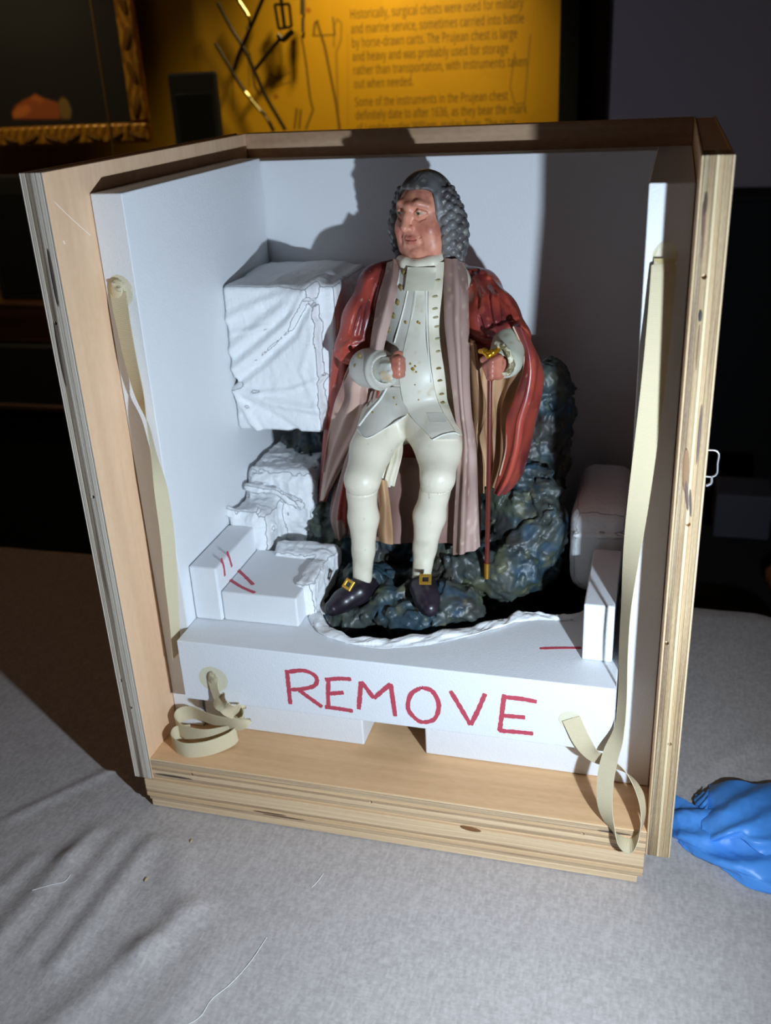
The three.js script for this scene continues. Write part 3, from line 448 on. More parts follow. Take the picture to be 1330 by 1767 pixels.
const strokeOn = (toP, pts, w, nrm) => { const P = pts.map(q => toP(...q)); const F = [], B = []; const n = Math.max(12, pts.length * 10);
  for (let i = 0; i <= n; i++) { const s = i / n, p = spl(P, s), a = spl(P, Math.max(0, s - 0.02)), b = spl(P, Math.min(1, s + 0.02)), t = b.sub(a).normalize(), side = V(0, 0, 0).crossVectors(nrm, t).normalize(); const ww = w * (0.92 + 0.16 * noise3(i * 0.7, pts[0][0], 3)) * (s < 0.03 || s > 0.97 ? 0.75 : 1); const up = nrm.clone().multiplyScalar(0.00018);
    F.push([-0.5, 0, 0.5].map(k => p.clone().addScaledVector(side, k * ww).add(up))); B.push([-0.5, 0, 0.5].map(k => p.clone().addScaledVector(side, k * ww).addScaledVector(nrm, -0.0004))); }
  return gridSolid(F, B); };
{ // the removable tray, cut out for the statuette, lettered in red marker
  const sh = new THREE.Shape(); sh.moveTo(FL + 0.0003, 0.0302); sh.lineTo(FR - 0.0012, 0.0302); sh.lineTo(FR - 0.0008, 0.308); sh.lineTo(FL + 0.0003, 0.308); sh.closePath();
  const outline = [[0.142, 0.104], [0.155, 0.083], [0.186, 0.062], [0.228, 0.0645], [0.277, 0.085], [0.318, 0.124], [0.366, 0.139], [0.372, 0.20], [0.366, 0.275], [0.23, 0.292], [0.11, 0.28], [0.100, 0.20], [0.118, 0.14]];
  const cv = new THREE.CatmullRomCurve3(outline.map(q => V(q[0], q[1], 0)), true), pts = cv.getPoints(72);
  const hole = new THREE.Path(); hole.setFromPoints(pts.map(p => new THREE.Vector2(p.x, p.y))); sh.holes.push(hole);
  const g = new THREE.ExtrudeGeometry(sh, { depth: TOP - 0.067 - 0.002, bevelEnabled: true, bevelThickness: 0.001, bevelSize: 0.0008, bevelOffset: -0.0008, bevelSegments: 2, curveSegments: 24 });
  g.rotateX(-Math.PI / 2); g.translate(0, 0.068, 0);
  boxUV(g);
  const tr = solo('foam_tray', g, foam, 'white foam tray lettered REMOVE in red marker', 'foam tray');
  const LT = { R: [[[495, 1156], [498, 1185], [501, 1215]], [[493, 1160], [522, 1157], [541, 1164], [547, 1174], [541, 1184], [520, 1189], [499, 1190]], [[516, 1191], [535, 1205], [556, 1220]]], E: [[[567, 1171], [566, 1197], [567, 1223]], [[561, 1173], [584, 1171], [606, 1172]], [[568, 1197], [593, 1195]], [[561, 1220], [585, 1223], [609, 1227]]], M: [[[619, 1224], [621, 1200], [623, 1176]], [[623, 1176], [634, 1190], [645, 1205]], [[645, 1205], [660, 1192], [674, 1180]], [[674, 1180], [678, 1208], [682, 1236]]], O: [[[727, 1186], [709, 1198], [704, 1222], [716, 1239], [730, 1246], [750, 1240], [757, 1216], [746, 1193], [727, 1186]]], V: [[[777, 1192], [795, 1222], [812, 1251]], [[812, 1251], [825, 1225], [837, 1197]]], E2: [[[870, 1198], [866, 1230], [862, 1262]], [[872, 1203], [900, 1206], [926, 1211]], [[869, 1235], [906, 1238]], [[861, 1261], [890, 1263], [920, 1266]]] };
  for (const k in LT) { const gs = LT[k].map((s, i) => strokeOn((u, v) => at(u, v, -0.0302 + i * 0.00007), s, 0.0040, V(0, 0, 1))); part('marker_letter', mergeGeometries(gs), marker, tr, 'red hand lettered ' + k[0]); }
  part('marker_line', strokeOn((u, v) => atY(u, v, TOP), [[931, 1119], [965, 1118], [1003, 1118]], 0.0034, V(0, 1, 0)), marker, tr, 'short red marker line');
  // dark felt lining the well, and its floor
  const inner = pts.map(p => { const c = V(0.235, 0.185, 0), d = p.clone().sub(c); return c.clone().addScaledVector(d, 1 - 0.0012 / d.length()); }), inn2 = pts.map(p => { const c = V(0.235, 0.185, 0), d = p.clone().sub(c); return c.clone().addScaledVector(d, 1 - 0.005 / d.length()); });
  const F = [], B = []; for (const y of [0.1215, 0.095, 0.0685]) { F.push(inn2.map(p => V(p.x, y, -p.y))); B.push(inner.map(p => V(p.x, y, -p.y))); }
  solo('felt_liner', mergeGeometries([gridSolid(F, B), (() => { const s2 = new THREE.Shape(); s2.setFromPoints(inner.map(p => new THREE.Vector2(p.x, p.y))); const e = new THREE.ExtrudeGeometry(s2, { depth: 0.0012, bevelEnabled: false }); e.rotateX(-Math.PI / 2); e.scale(1, 1, 1); e.translate(0, 0.0670, 0); const q = mergeVertices(e); q.computeVertexNormals(); return q; })()].map(x => { const y = x.toNonIndexed(); for (const k of Object.keys(y.attributes)) if (!['position', 'normal', 'uv'].includes(k)) y.deleteAttribute(k); return y; })), black, 'black felt lining the well around the statuette', 'liner');
  // crumpled tissue folded over the front lip of the well
  const lip = [[548, 1040], [549, 1068], [565, 1090], [600, 1104], [650, 1108], [700, 1105], [760, 1098], [820, 1088], [870, 1074], [905, 1062], [945, 1066], [980, 1068]].map(q => atY(...q, TOP));
  const rows = [0, 1, 2, 3, 4].map(k => lip.map((p, i) => { const c = V(0.235, TOP, -0.185), d = p.clone().sub(c).setY(0).normalize(); const wob = 0.0016 * noise3(i * 1.7, k, 5), wid = 0.0105 * (0.75 + 0.35 * noise3(i * 0.9, 4, 2)) * (i < 2 || i > 9 ? 0.7 : 1); const q = p.clone().addScaledVector(d, [-0.0075, -0.0055, 0.0, 0.006, wid][k] + wob); q.y = TOP + [-0.010, 0.0005, 0.0032, 0.0026, 0.0004][k] + 0.0006 * noise3(i * 2.3, k * 3, 1); return q; }));
  solo('tissue_lip', sheet(rows, 160, 24, 0.0003, (u, v) => 0.0011 * Math.sin(u * 55 + v * 4 + 3 * noise3(u * 9, v * 3, 4)) * Math.sin(Math.PI * Math.min(1, v * 1.1)) + 0.0007 * noise3(u * 60, v * 9, 8)), tissue, 'strip of white tissue folded over the front lip of the tray', 'tissue');
}
{ // blocks at the left, on the tray
  const b1 = solo('foam_block', slab(FL + 0.0005, 0.0700, TOP + 0.0002, 0.176, -0.150, -0.0662, 0.0022, 3), foam, 'upright white foam block with two short red strokes, against the side panel', 'foam block');
  for (const s of [[[382, 964], [386, 978], [388, 994]], [[392, 952], [396, 964], [400, 978]]]) part('marker_stroke', strokeOn((u, v) => atX(u, v, 0.0701), s, 0.0030, V(1, 0, 0)), marker, b1, 'short red marker stroke');
  const b2 = solo('foam_block', slab(0.0703, 0.1385, TOP + 0.0002, 0.153, -0.150, -0.0685, 0.0018, 3), foam, 'low white foam block with two diverging red strokes on its top', 'foam block');
  for (const s of [[[396, 1000], [417, 1013], [440, 1023]], [[410, 983], [424, 996], [437, 1009]]]) part('marker_stroke', strokeOn((u, v) => atY(u, v, 0.1531), s, 0.0034, V(0, 1, 0)), marker, b2, 'red marker stroke');
  const crum = (s, a) => (x, y, z) => a * (ridge(x * s, y * s, z * s, 3) - 0.55) ;
  // tissue over the right side of the low block
  { const f = new Field(); const c = V(0.137, 0.137, -0.122); f.grow(c, 0.045); f.add(rbox(V(0.137, 0.1395, -0.122), 0.0085, 0.0165, 0.034, 0.006), 0.002); f.add(rbox(V(0.112, 0.1395, -0.158), 0.035, 0.0165, 0.008, 0.006), 0.006); f.add(rbox(V(0.116, 0.152, -0.152), 0.026, 0.0045, 0.012, 0.004), 0.006);
    solo('tissue_wrap', f.mesh(0.0011, null, crum(60, -0.0055)), tissue, 'crumpled white tissue tucked over the side of the low block by the shoe', 'tissue'); }
  // wrapped bundle running back beside the rock
  { const f = new Field(); f.grow(V(0.075, 0.16, -0.22), 0.09); f.add(rbox(V(0.0625, 0.156, -0.200), 0.0185, 0.031, 0.05, 0.007), 0.003); f.add(rbox(V(0.080, 0.170, -0.235), 0.034, 0.042, 0.042, 0.010), 0.010);
    f.chain([V(0.046, 0.188, -0.152), V(0.070, 0.186, -0.158), V(0.083, 0.17, -0.165)], 0.0035, 0.004); f.chain([V(0.05, 0.199, -0.185), V(0.08, 0.196, -0.185), V(0.10, 0.18, -0.19)], 0.003, 0.005); f.groove([V(0.048, 0.196, -0.170), V(0.075, 0.195, -0.176), V(0.095, 0.17, -0.175)], 0.0022, 0.004);
    solo('tissue_bundle', f.mesh(0.0012, null, crum(52, -0.0075)), tissue, 'crumpled tissue wrapped bundle lying behind the upright block', 'tissue'); }
  // big wrapped block high at the left
  { const f = new Field(); f.grow(V(0.09, 0.32, -0.25), 0.10); f.add(rbox(V(0.0855, 0.3185, -0.2500), 0.0408, 0.066, 0.0555, 0.004), 0.002); f.add(rbox(V(0.1155, 0.3195, -0.2555), 0.0285, 0.0635, 0.049, 0.006), 0.010);
    const Zf = -0.194, crease = (P, a, w) => P.slice(1).map((q, i) => { const A = at(...P[i], Zf), B = at(...q, Zf); return [A.x, A.y, B.x - A.x, B.y - A.y, a, w]; });
    const creases = [crease([[528, 496], [450, 522], [388, 552]], .0022, .007), crease([[528, 498], [470, 545], [396, 606]], .0032, .008), crease([[530, 506], [500, 555], [450, 600], [404, 636]], .0042, .007), crease([[531, 524], [505, 578], [452, 626], [404, 664]], -.0042, .0065), crease([[402, 668], [470, 694], [552, 708]], .0034, .007), crease([[418, 692], [470, 716], [510, 742]], -.0026, .006), crease([[404, 676], [424, 706], [444, 742]], .0030, .006), crease([[440, 678], [500, 674], [556, 654]], .0018, .004), crease([[470, 560], [400, 575]], .0014, .004), crease([[545, 560], [520, 640], [545, 700]], .0012, .005), crease([[560, 470], [590, 520], [600, 600]], .002, .006)];
    const folds = (x, y, z) => { let h = 0; for (const line of creases) { let m = 1; for (const [ax, ay, bx, by] of line) { const t = clamp(((x - ax) * bx + (y - ay) * by) / (bx * bx + by * by)), d = Math.hypot(x - ax - bx * t, y - ay - by * t); if (d < m) m = d; } const a = line[0][4], w = line[0][5]; if (m < w) { const t = 1 - m / w; h += a * t * t * (3 - 2 * t); } } return h * sstep(-0.235, -0.21, z); };
    f.cut(capsule(at(390, 750, -0.19), at(445, 742, -0.19), 0.008, 0.006), 0.004);
    solo('wrapped_block', f.mesh(0.0012, null, (x, y, z) => -folds(x, y, z) - 0.0030 * (ridge(x * 34 + 2 * noise3(x * 20, y * 20, z * 20), y * 30, z * 34, 3) - 0.55) - 0.003 * Math.max(0, fbm(x * 18, y * 18, z * 18, 2))), tissue, 'large block wrapped in creased white tissue beside the red shoulder', 'wrapped block'); }
}
{ // right side: a plain block and a wrapped pad
  solo('foam_block', slab(0.3728, 0.3958, TOP + 0.0002, 0.1745, -0.160, -0.0652, 0.0014, 3), foam, 'narrow white foam block beside the hanging tape, half in shadow', 'foam block');
  const f = new Field(); f.grow(V(0.378, 0.17, -0.215), 0.08); f.add(rbox(V(0.3765, 0.167, -0.222), 0.0248, 0.041, 0.058, 0.016), 0.003); f.chain([V(0.356, 0.183, -0.166), V(0.378, 0.186, -0.163), V(0.396, 0.186, -0.163)], 0.0015, 0.004);
  solo('tissue_pad', f.mesh(0.0013, null, (x, y, z) => -0.0022 * (ridge(x * 34, y * 50, z * 34, 2) - 0.5)), tissue, 'rounded tissue wrapped pad in the shade behind the narrow block', 'wrapped pad');
}

// ---------------------------------------------------------------- cotton tapes
const X_ = V(1, 0, 0), Y_ = V(0, 1, 0), Z_ = V(0, 0, 1);
const flatDab = (p, rx, ry, rz) => blob(p, rx, ry, rz, null, 20, 12);
{ // left hanging tape
  const P = [[203, 497, -.0500], [206, 520, -.0480], [213, 560, -.0445], [225, 620, -.0420], [240, 680, -.0400], [255, 735, -.0385], [266, 790, -.0385], [278, 850, -.0385], [288, 920, -.0395], [294, 990, -.0410], [299, 1050, -.0425], [303, 1100, -.0440], [305, 1130, -.0450]].map(q => at(...q));
  const U = [V(1, 0, .1), V(1, -.1, .1), V(1, 0, .2), V(1, 0, .3), V(.9, 0, .5), V(.45, 0, .9), V(.2, 0, .98), V(-.35, 0, .93), V(-.45, 0, .9), V(-.4, 0, .92), V(-.2, 0, .97), V(-.1, 0, 1), V(-.1, 0, 1)];
  const t = thing('cotton_tape', 'cream cotton tape knotted high on the panel, twisting down to the upright block', 'tape', P[0]);
  part('band', ribbon(P, U, s => 0.0135 * (s < 0.03 ? 0.75 : 1), 0.0006, 160), tapeMat, t);
  part('knot', (() => { const f = new Field(); const c = at(203, 500, -0.0505); f.ell(c, 0.0062, 0.0085, 0.0030); f.cap(c.clone().add(V(-0.002, 0.005, 0.002)), c.clone().add(V(0.003, 0.001, 0.003)), 0.0016, 0.0016, 0.001); f.cut(capsule(c.clone().add(V(-0.002, 0.003, 0.005)), c.clone().add(V(0.002, 0.004, 0.004)), 0.0012, 0.0012), 0.001); return f.mesh(0.0007); })(), tapeMat, t);
  part('glue_dab', flatDab(at(207, 503, -0.0518), 0.0105, 0.012, 0.0010), glue, t, 'clear hardened glue');
}
{ // right hanging tape with its loop at the bottom
  const P = [[1146, 446, -.0500], [1144, 475, -.0470], [1137, 560, -.0440], [1127, 660, -.0410], [1115, 760, -.0380], [1102, 860, -.0350], [1090, 950, -.0320], [1081, 1040, -.0290], [1076, 1120, -.0260], [1074, 1200, -.0235], [1068, 1262, -.0200], [1053, 1305, -.0140], [1044, 1350, -.0070], [1045, 1400, .0010], [1062, 1442, .0060], [1086, 1460, .0080], [1104, 1438, .0050], [1110, 1400, -.0010], [1102, 1365, -.0080], [1080, 1333, -.0150], [1050, 1315, -.0195], [1022, 1302, -.0230], [1003, 1277, -.0265], [985, 1240, -.0293]].map(q => at(...q));
  const U = [V(1, 0, 0), V(1, 0, .1), V(1, 0, .1), V(1, 0, .1), V(1, 0, .2), V(1, 0, .4), V(.8, 0, .7), V(.5, 0, .9), V(.45, 0, .9), V(.45, 0, .9), V(.5, -.1, .9), V(.8, 0, .6), V(.9, .1, .5), V(.8, 0, .65), V(.5, -.2, .9), V(.1, -.1, 1), V(-.15, 0, 1), V(-.2, .1, 1), V(-.2, .35, .9), V(-.1, .7, .7), V(.1, .9, .4), V(.4, .9, .2), V(.8, .5, 0), V(.95, .25, 0)];
  const t = thing('cotton_tape', 'long cream cotton tape hanging straight beside the raw plywood edge, looped at its end', 'tape', P[15]);
  part('band', ribbon(P, U.map(u => u), s => 0.0150 * (s < 0.02 ? 0.8 : 1) * (s > 0.42 ? 0.93 : 1), 0.0006, 260), tapeMat, t);
  part('glue_dab', (() => { const c = at(1148, 444, -0.0505); const f = new Field(); f.ell(c, 0.0075, 0.0065, 0.0026); f.ell(c.clone().add(V(0.0005, 0.005, 0)), 0.004, 0.004, 0.002); return f.mesh(0.0008); })(), glue, t, 'clear hardened glue');
  part('glue_dab', flatDab(at(984, 1243, -0.0302), 0.009, 0.008, 0.0008), glue, t, 'clear hardened glue');
}
{ // coil of tape lying at the left of the tray
  const fl = (u, v, y) => atY(u, v, y), P = [at(367, 1170, -.0292), at(369, 1185, -.0270), at(376, 1204, -.0235), at(392, 1221, -.0170), fl(412, 1228, .056), fl(421, 1240, .052), fl(405, 1249, .046), fl(370, 1243, .043), fl(335, 1230, .042), fl(312, 1234, .040), fl(304, 1248, .037), fl(318, 1263, .034), fl(355, 1270, .0335), fl(395, 1264, .0335), fl(408, 1266, .033), fl(392, 1279, .031), fl(355, 1292, .0295), fl(318, 1294, .0292), fl(298, 1281, .0295), fl(304, 1266, .030), fl(330, 1262, .030)];
  const yv = V(.0, 1, .05), U = [V(1, 0, 0), V(.9, 0, .3), V(.9, .2, .3), V(.6, .7, .3), V(.2, 1, .2), yv, V(-.1, 1, .2), V(-.1, 1, .25), V(0, 1, .2), yv, yv, yv, V(0, 1, .15), V(0, 1, .15), yv, yv, yv, yv, yv, yv, yv];
  const t = thing('cotton_tape', 'coiled cream cotton tape glued to the front of the lettered tray', 'tape', P[17]);
  part('band', ribbon(P, U, s => s < 0.1 ? 0.0095 : 0.0155, 0.0006, 240), tapeMat, t);
  part('knot', flatDab(at(366, 1170, -0.0295), 0.004, 0.0065, 0.0024), tapeMat, t);
  part('glue_dab', flatDab(at(368, 1172, -0.0303), 0.0135, 0.0125, 0.0007), glue, t, 'round clear glue patch');
}

// ---------------------------------------------------------------- the painted statuette
{
  const st = thing('statuette', 'painted statuette of a seated man in a red gown and grey wig holding a cane', 'statuette', V(0.225, 0.0685, -0.185));
  const coat = (o = {}) => new THREE.MeshPhysicalMaterial({ color: 0xffffff, vertexColors: true, roughness: 0.42, ...o });
  const paintMat = coat(), gloss = coat({ roughness: 0.33 }), matt = coat({ roughness: 0.6 });
  const spots = (x, y, z, s, t) => sstep(t, t + 0.12, noise3(x * s, y * s, z * s));
  const CREAM = rgb(226, 217, 196), WORN = rgb(176, 170, 142), RED = rgb(178, 74, 60), DRED = rgb(116, 45, 46), PINK = rgb(180, 150, 140), TAN = rgb(190, 150, 112), BROWN = rgb(144, 114, 103);
  const cream = (x, y, z) => { let c = mixc(CREAM, WORN, 0.45 * sstep(0.05, 0.5, fbm(x * 60, y * 60, z * 60, 3))); return mixc(c, rgb(120, 112, 90), 0.6 * spots(x, y, z, 330, 0.84)); };
  const greyc = (x, y, z) => mixc(rgb(200, 196, 184), rgb(160, 154, 138), 0.5 * sstep(0, 0.5, fbm(x * 70, y * 70, z * 70, 3)));
  const red = (x, y, z) => { let c = mixc(RED, DRED, sstep(-0.15, 0.35, fbm(x * 45 + 3, y * 25, z * 45, 3))); c = mixc(c, rgb(176, 82, 62), 0.6 * spots(x, y, z, 160, 0.45)); return mixc(c, rgb(205, 160, 140), 0.7 * spots(x, y, z, 420, 0.74)); };
  const pink = (x, y, z) => mixc(mixc(PINK, BROWN, sstep(-0.1, 0.4, fbm(x * 50, y * 22 + 8, z * 50, 3))), rgb(205, 180, 160), 0.6 * spots(x, y, z, 260, 0.55));
  const tan = (x, y, z) => mixc(TAN, rgb(150, 112, 80), sstep(-0.1, 0.4, fbm(x * 40, y * 20 + 4, z * 40, 3)));

  // --- torso and legs
  const torso = new Field();
  torso.cap(at(735, 455, -0.212), at(733, 475, -0.213), 0.0155, 0.020, 0.01);
  torso.cap(at(700, 492, -0.216), at(772, 490, -0.216), 0.020, 0.020, 0.012);
  torso.ell(at(728, 545, -0.208), 0.035, 0.038, 0.030, 0.014); torso.ell(at(722, 645, -0.196), 0.0385, 0.042, 0.037, 0.016); torso.ell(at(702, 712, -0.190), 0.041, 0.026, 0.030, 0.012);
  const legs = new Field();
  legs.chain([at(668, 728, -0.178), at(640, 776, -0.151), at(625, 828, -0.128)], [0.0245, 0.0172, 0.0146], 0.006);
  legs.chain([at(625, 828, -0.128), at(624, 850, -0.131), at(627, 893, -0.134), at(627, 950, -0.130), at(625, 1000, -0.125)], [0.0146, 0.0122, 0.0130, 0.0095, 0.0082], 0.004);
  legs.chain([at(738, 722, -0.178), at(757, 772, -0.151), at(755, 824, -0.128)], [0.0250, 0.0190, 0.0138], 0.006);
  legs.chain([at(755, 824, -0.128), at(750, 850, -0.131), at(741, 890, -0.135), at(733, 945, -0.131), at(727, 995, -0.124)], [0.0138, 0.0118, 0.0134, 0.0096, 0.0078], 0.004);
  const ringCut = (c, ax, R, r) => { const n = ax.clone().normalize(); return (x, y, z) => { const a = x - c.x, b = y - c.y, d = z - c.z, h = a * n.x + b * n.y + d * n.z, q = Math.sqrt(Math.max(0, a * a + b * b + d * d - h * h)) - R; return Math.sqrt(q * q + h * h) - r; }; };
  legs.cut(ringCut(at(624, 842, -0.130), V(0.02, 1, 0.1), 0.0140, 0.0007), 0.0008); legs.cut(ringCut(at(752, 839, -0.130), V(-0.1, 1, 0.1), 0.0132, 0.0007), 0.0008);
  legs.add(capsule(at(606, 845, -0.119), at(640, 842, -0.117), 0.0006, 0.0006), 0.002);
  const bodyF = { at: (x, y, z) => { const a = torso.at(x, y, z), b = legs.at(x, y, z), k = 0.004, h = clamp(0.5 + 0.5 * (a - b) / k); return a + (b - a) * h - k * h * (1 - h); } };
  const lo = torso.lo.clone().min(legs.lo).subScalar(0.004), hi = torso.hi.clone().max(legs.hi).addScalar(0.004);
  part('body', netMesh(bodyF.at, lo, hi, 0.0011, cream), paintMat, st, 'cream breeches and stockings');

  // --- waistcoat, coat fronts, flaps: layers lying on the body
  part('waistcoat', panel([[498, 716, 738], [530, 711, 739], [560, 706, 739], [600, 697, 740], [640, 690, 744], [670, 691, 750], [700, 698, 761], [725, 714, 778], [745, 734, 788], [758, 746, 791]], bodyF, 0.0010, 0.0012, (x, y, z) => mixc(mixc(rgb(214, 210, 194), WORN, 0.35 * sstep(0, 0.5, fbm(x * 80, y * 80, z * 80, 3))), rgb(190, 170, 124), 0.45 * spots(x, y, z, 260, 0.62)), 20, 3), paintMat, st, 'worn cream embroidered waistcoat');
  part('coat_front', panel([[452, 692, 702], [480, 688, 702], [502, 684, 716], [530, 676, 712], [560, 668, 707], [600, 658, 699], [640, 655, 692], [665, 652, 692]], bodyF, 0.0006, 0.0010, greyc, 12, 3), paintMat, st);
  part('coat_front', panel([[452, 748, 766], [480, 744, 766], [502, 739, 766], [560, 739, 769], [600, 741, 775], [640, 745, 779], [680, 752, 784], [710, 764, 790], [735, 780, 796], [752, 790, 800]], bodyF, 0.0020, 0.0012, cream, 10, 3), paintMat, st, 'cream coat front with dull gold buttonholes');
  part('coat_skirt', panel([[668, 648, 690], [690, 640, 694], [710, 630, 704], [725, 622, 690], [740, 616, 664], [754, 630, 642]], bodyF, 0.0012, 0.0012, greyc, 14, 3), paintMat, st);
  part('coat_lapel', panel([[655, 700 - 22, 690], [690, 682, 692], [715, 690, 704]], bodyF, 0.0004, 0.0008, cream, 6, 4), paintMat, st);
  part('pocket_flap', panel([[712, 735, 768], [722, 740, 771], [729, 743, 768]], bodyF, 0.0020, 0.0006, greyc, 8, 3), paintMat, st);
  // seams and braid edges
  const whiteM = M(rgb(226, 226, 216), 0.4), goldM = M(rgb(160, 130, 58), 0.4, { metalness: 0.3 }), oldGold = M(rgb(128, 108, 58), 0.5);
  const braid = (pts, off, r, m = whiteM) => part('braid', tube(pts.map(q => drape(bodyF, q[0], q[1], off)).filter(Boolean), r, 60, 6), m, st);
  braid([[692, 455], [686, 490], [678, 520], [670, 555], [659, 598]], 0.0018, 0.00075); braid([[703, 502], [697, 530], [689, 560], [680, 592]], 0.0020, 0.0007); braid([[718, 502], [714, 530], [709, 552]], 0.0022, 0.0004); braid([[735, 502], [736, 560], [739, 610], [744, 660]], 0.0030, 0.0006);
  braid([[616, 741], [632, 756], [664, 740], [700, 718]], 0.0026, 0.0007); braid([[746, 759], [765, 750], [785, 747], [792, 750]], 0.0030, 0.0007); braid([[668, 668], [655, 690], [636, 712], [619, 735]], 0.0026, 0.0010);
  const lay = new THREE.Quaternion();
  for (const [u, v] of [[697, 471], [692, 497], [686, 522], [679, 545], [671, 570], [665, 594]]) { const p = drape(bodyF, u, v, 0.0020); if (p) part('button', blob(p, 0.0018, 0.0026, 0.0009, null, 10, 6), oldGold, st, 'small dull gold button'); }
  for (const [u, v] of [[754, 484], [749, 512], [749, 533], [750, 548], [752, 564], [753, 585], [754, 607], [755, 636], [757, 657], [760, 680], [762, 695]]) { const p = drape(bodyF, u, v, 0.0034); if (p) part('buttonhole', blob(p, 0.0034, 0.0009, 0.0006, lay.clone().setFromAxisAngle(V(0, 0, 1), 0.12), 10, 6), v > 620 ? oldGold : M(rgb(168, 160, 118), 0.5), st, 'gold thread buttonhole'); }
  for (const [u, v, s] of [[712, 637, 1.3], [716, 632, 0.8], [708, 628, 0.8], [718, 642, 0.7], [700, 556, 0.9], [721, 556, 1], [724, 558, 0.7], [700, 558, 0.6], [680, 686, 0.9], [684, 698, 0.6], [643, 712, 0.8], [722, 690, 0.6], [716, 664, 0.5]]) { const p = drape(bodyF, u, v, 0.0024); if (p) part('embroidery', blob(p, 0.0013 * s, 0.0012 * s, 0.0005, null, 8, 6), goldM, st); }
  // cravat and bands
  part('cravat', (() => { const f = new Field(); f.chain([at(692, 449, -0.208), at(702, 455, -0.201), at(722, 459, -0.1965), at(745, 453, -0.199), at(762, 443, -0.208)], [0.0042, 0.0042, 0.0040, 0.0042, 0.0042], 0.008); return f.mesh(0.0008, cream); })(), paintMat, st, 'white cravat wound round the neck');
  part('neck_bands', panel([[461, 703, 752], [475, 701, 752], [490, 699, 750], [502, 697, 747]], { at: (x, y, z) => Math.min(bodyF.at(x, y, z), capsule(at(702, 464, -0.205), at(748, 462, -0.205), 0.0105, 0.0105)(x, y, z)) }, 0.0034, 0.0012, (x, y, z) => mixc(rgb(210, 204, 184), rgb(170, 170, 140), 0.5 * sstep(0, 0.5, fbm(x * 120, y * 120, z * 120, 2))), 14, 3), paintMat, st, 'square white neck bands');

  // --- gown: shoulders, upper sleeves, back
  const gown = new Field();
  gown.cap(at(690, 484, -0.240), at(780, 486, -0.246), 0.019, 0.018, 0.012);
  gown.chain([at(682, 474, -0.221), at(654, 492, -0.216), at(627, 550, -0.202), at(604, 602, -0.190)], [0.0135, 0.0165, 0.0168, 0.0138], 0.008);
  gown.chain([at(786, 480, -0.243), at(824, 503, -0.230), at(850, 547, -0.205), at(880, 583, -0.186)], [0.0120, 0.0180, 0.0208, 0.0168], 0.008);
  gown.chain([at(668, 520, -0.240), at(640, 640, -0.232), at(604, 740, -0.220)], [0.022, 0.020, 0.013], 0.012);
  gown.chain([at(828, 545, -0.232), at(882, 640, -0.222), at(880, 740, -0.222)], [0.021, 0.022, 0.020], 0.010);
  gown.chain([at(730, 560, -0.245), at(720, 700, -0.240), at(715, 800, -0.215)], [0.040, 0.045, 0.035], 0.015);
  // gathers: pleats and folds drawn on the cloth, raised (+) or sunk (-)
  const pleats = []; const pleat = (P, amt, w) => { const pts = P.map(q => drape(gown, q[0], q[1], 0)).filter(Boolean); if (pts.length > 1) pleats.push([pts, amt, w]); };
  for (const [P, k] of [[[[812, 468], [826, 512], [832, 566]], 1], [[[822, 466], [843, 506], [849, 562]], 1], [[[834, 472], [858, 512], [864, 556]], 1], [[[845, 482], [871, 522], [879, 552]], 1], [[[854, 496], [882, 532], [892, 560]], .8]]) { pleat(P, -0.0030 * k, 0.0036); pleat(P.map(q => [q[0] + 6, q[1] + 2]), 0.0014 * k, 0.0030); }
  pleat([[832, 580], [858, 568], [884, 561], [906, 572]], 0.0034, 0.006); pleat([[836, 570], [862, 557], [892, 551]], -0.0022, 0.003); pleat([[858, 560], [880, 570], [900, 588]], -0.0014, 0.0025);
  for (const P of [[[657, 468], [643, 520], [637, 584]], [[648, 474], [630, 525], [620, 582]], [[638, 486], [616, 535], [604, 576]]]) { pleat(P, -0.0026, 0.0034); pleat(P.map(q => [q[0] + 5, q[1]]), 0.0012, 0.003); }
  pleat([[580, 612], [594, 599], [612, 589], [636, 586]], 0.0036, 0.0042); pleat([[579, 636], [588, 619], [603, 606], [622, 599]], 0.0036, 0.0042); pleat([[583, 656], [590, 637], [602, 618], [612, 609]], 0.0030, 0.004); pleat([[584, 606], [604, 595], [634, 593]], -0.0024, 0.0024); pleat([[582, 628], [594, 612], [616, 602]], -0.0024, 0.0024);
  const segD = (x, y, z, a, b) => { const bx = b.x - a.x, by = b.y - a.y, bz = b.z - a.z, t = clamp(((x - a.x) * bx + (y - a.y) * by + (z - a.z) * bz) / (bx * bx + by * by + bz * bz)), dx = x - a.x - bx * t, dy = y - a.y - by * t, dz = z - a.z - bz * t; return dx * dx + dy * dy + dz * dz; };
  const foldAt = (x, y, z) => { let h = 0; for (const [p, amt, w] of pleats) { let m = 1; for (let i = 0; i < p.length - 1; i++) { const d = segD(x, y, z, p[i], p[i + 1]); if (d < m) m = d; } m = Math.sqrt(m); if (m < w) { const t = 1 - m / w; h += amt * t * t * (3 - 2 * t); } } return h; };
  // hollow of the hanging right sleeve
  gown.cut(capsule(at(848, 622, -0.176), at(850, 760, -0.170), 0.0155, 0.021), 0.004);
  gown.cut((x, y, z) => torso.at(x, y, z) - 0.0002, 0.0006);
  const nzF = (x, y, z) => 0.0006 * noise3(x * 120, y * 60, z * 120) - foldAt(x, y, z);
  part('gown', gown.mesh(0.0012, red, nzF), gloss, st, 'glossy worn red gown with gathered sleeves');

  // --- pink facings of the gown
  const dressed = { at: (x, y, z) => Math.min(bodyF.at(x, y, z), gown.at(x, y, z)) };
  const strip = (rows, nu, thick, f, col, m = matt, name = 'gown_facing', label) => part(name, sheet(rows.map(r => r.map(q => at(...q))), nu, 70, thick, f, col), m, st, label);
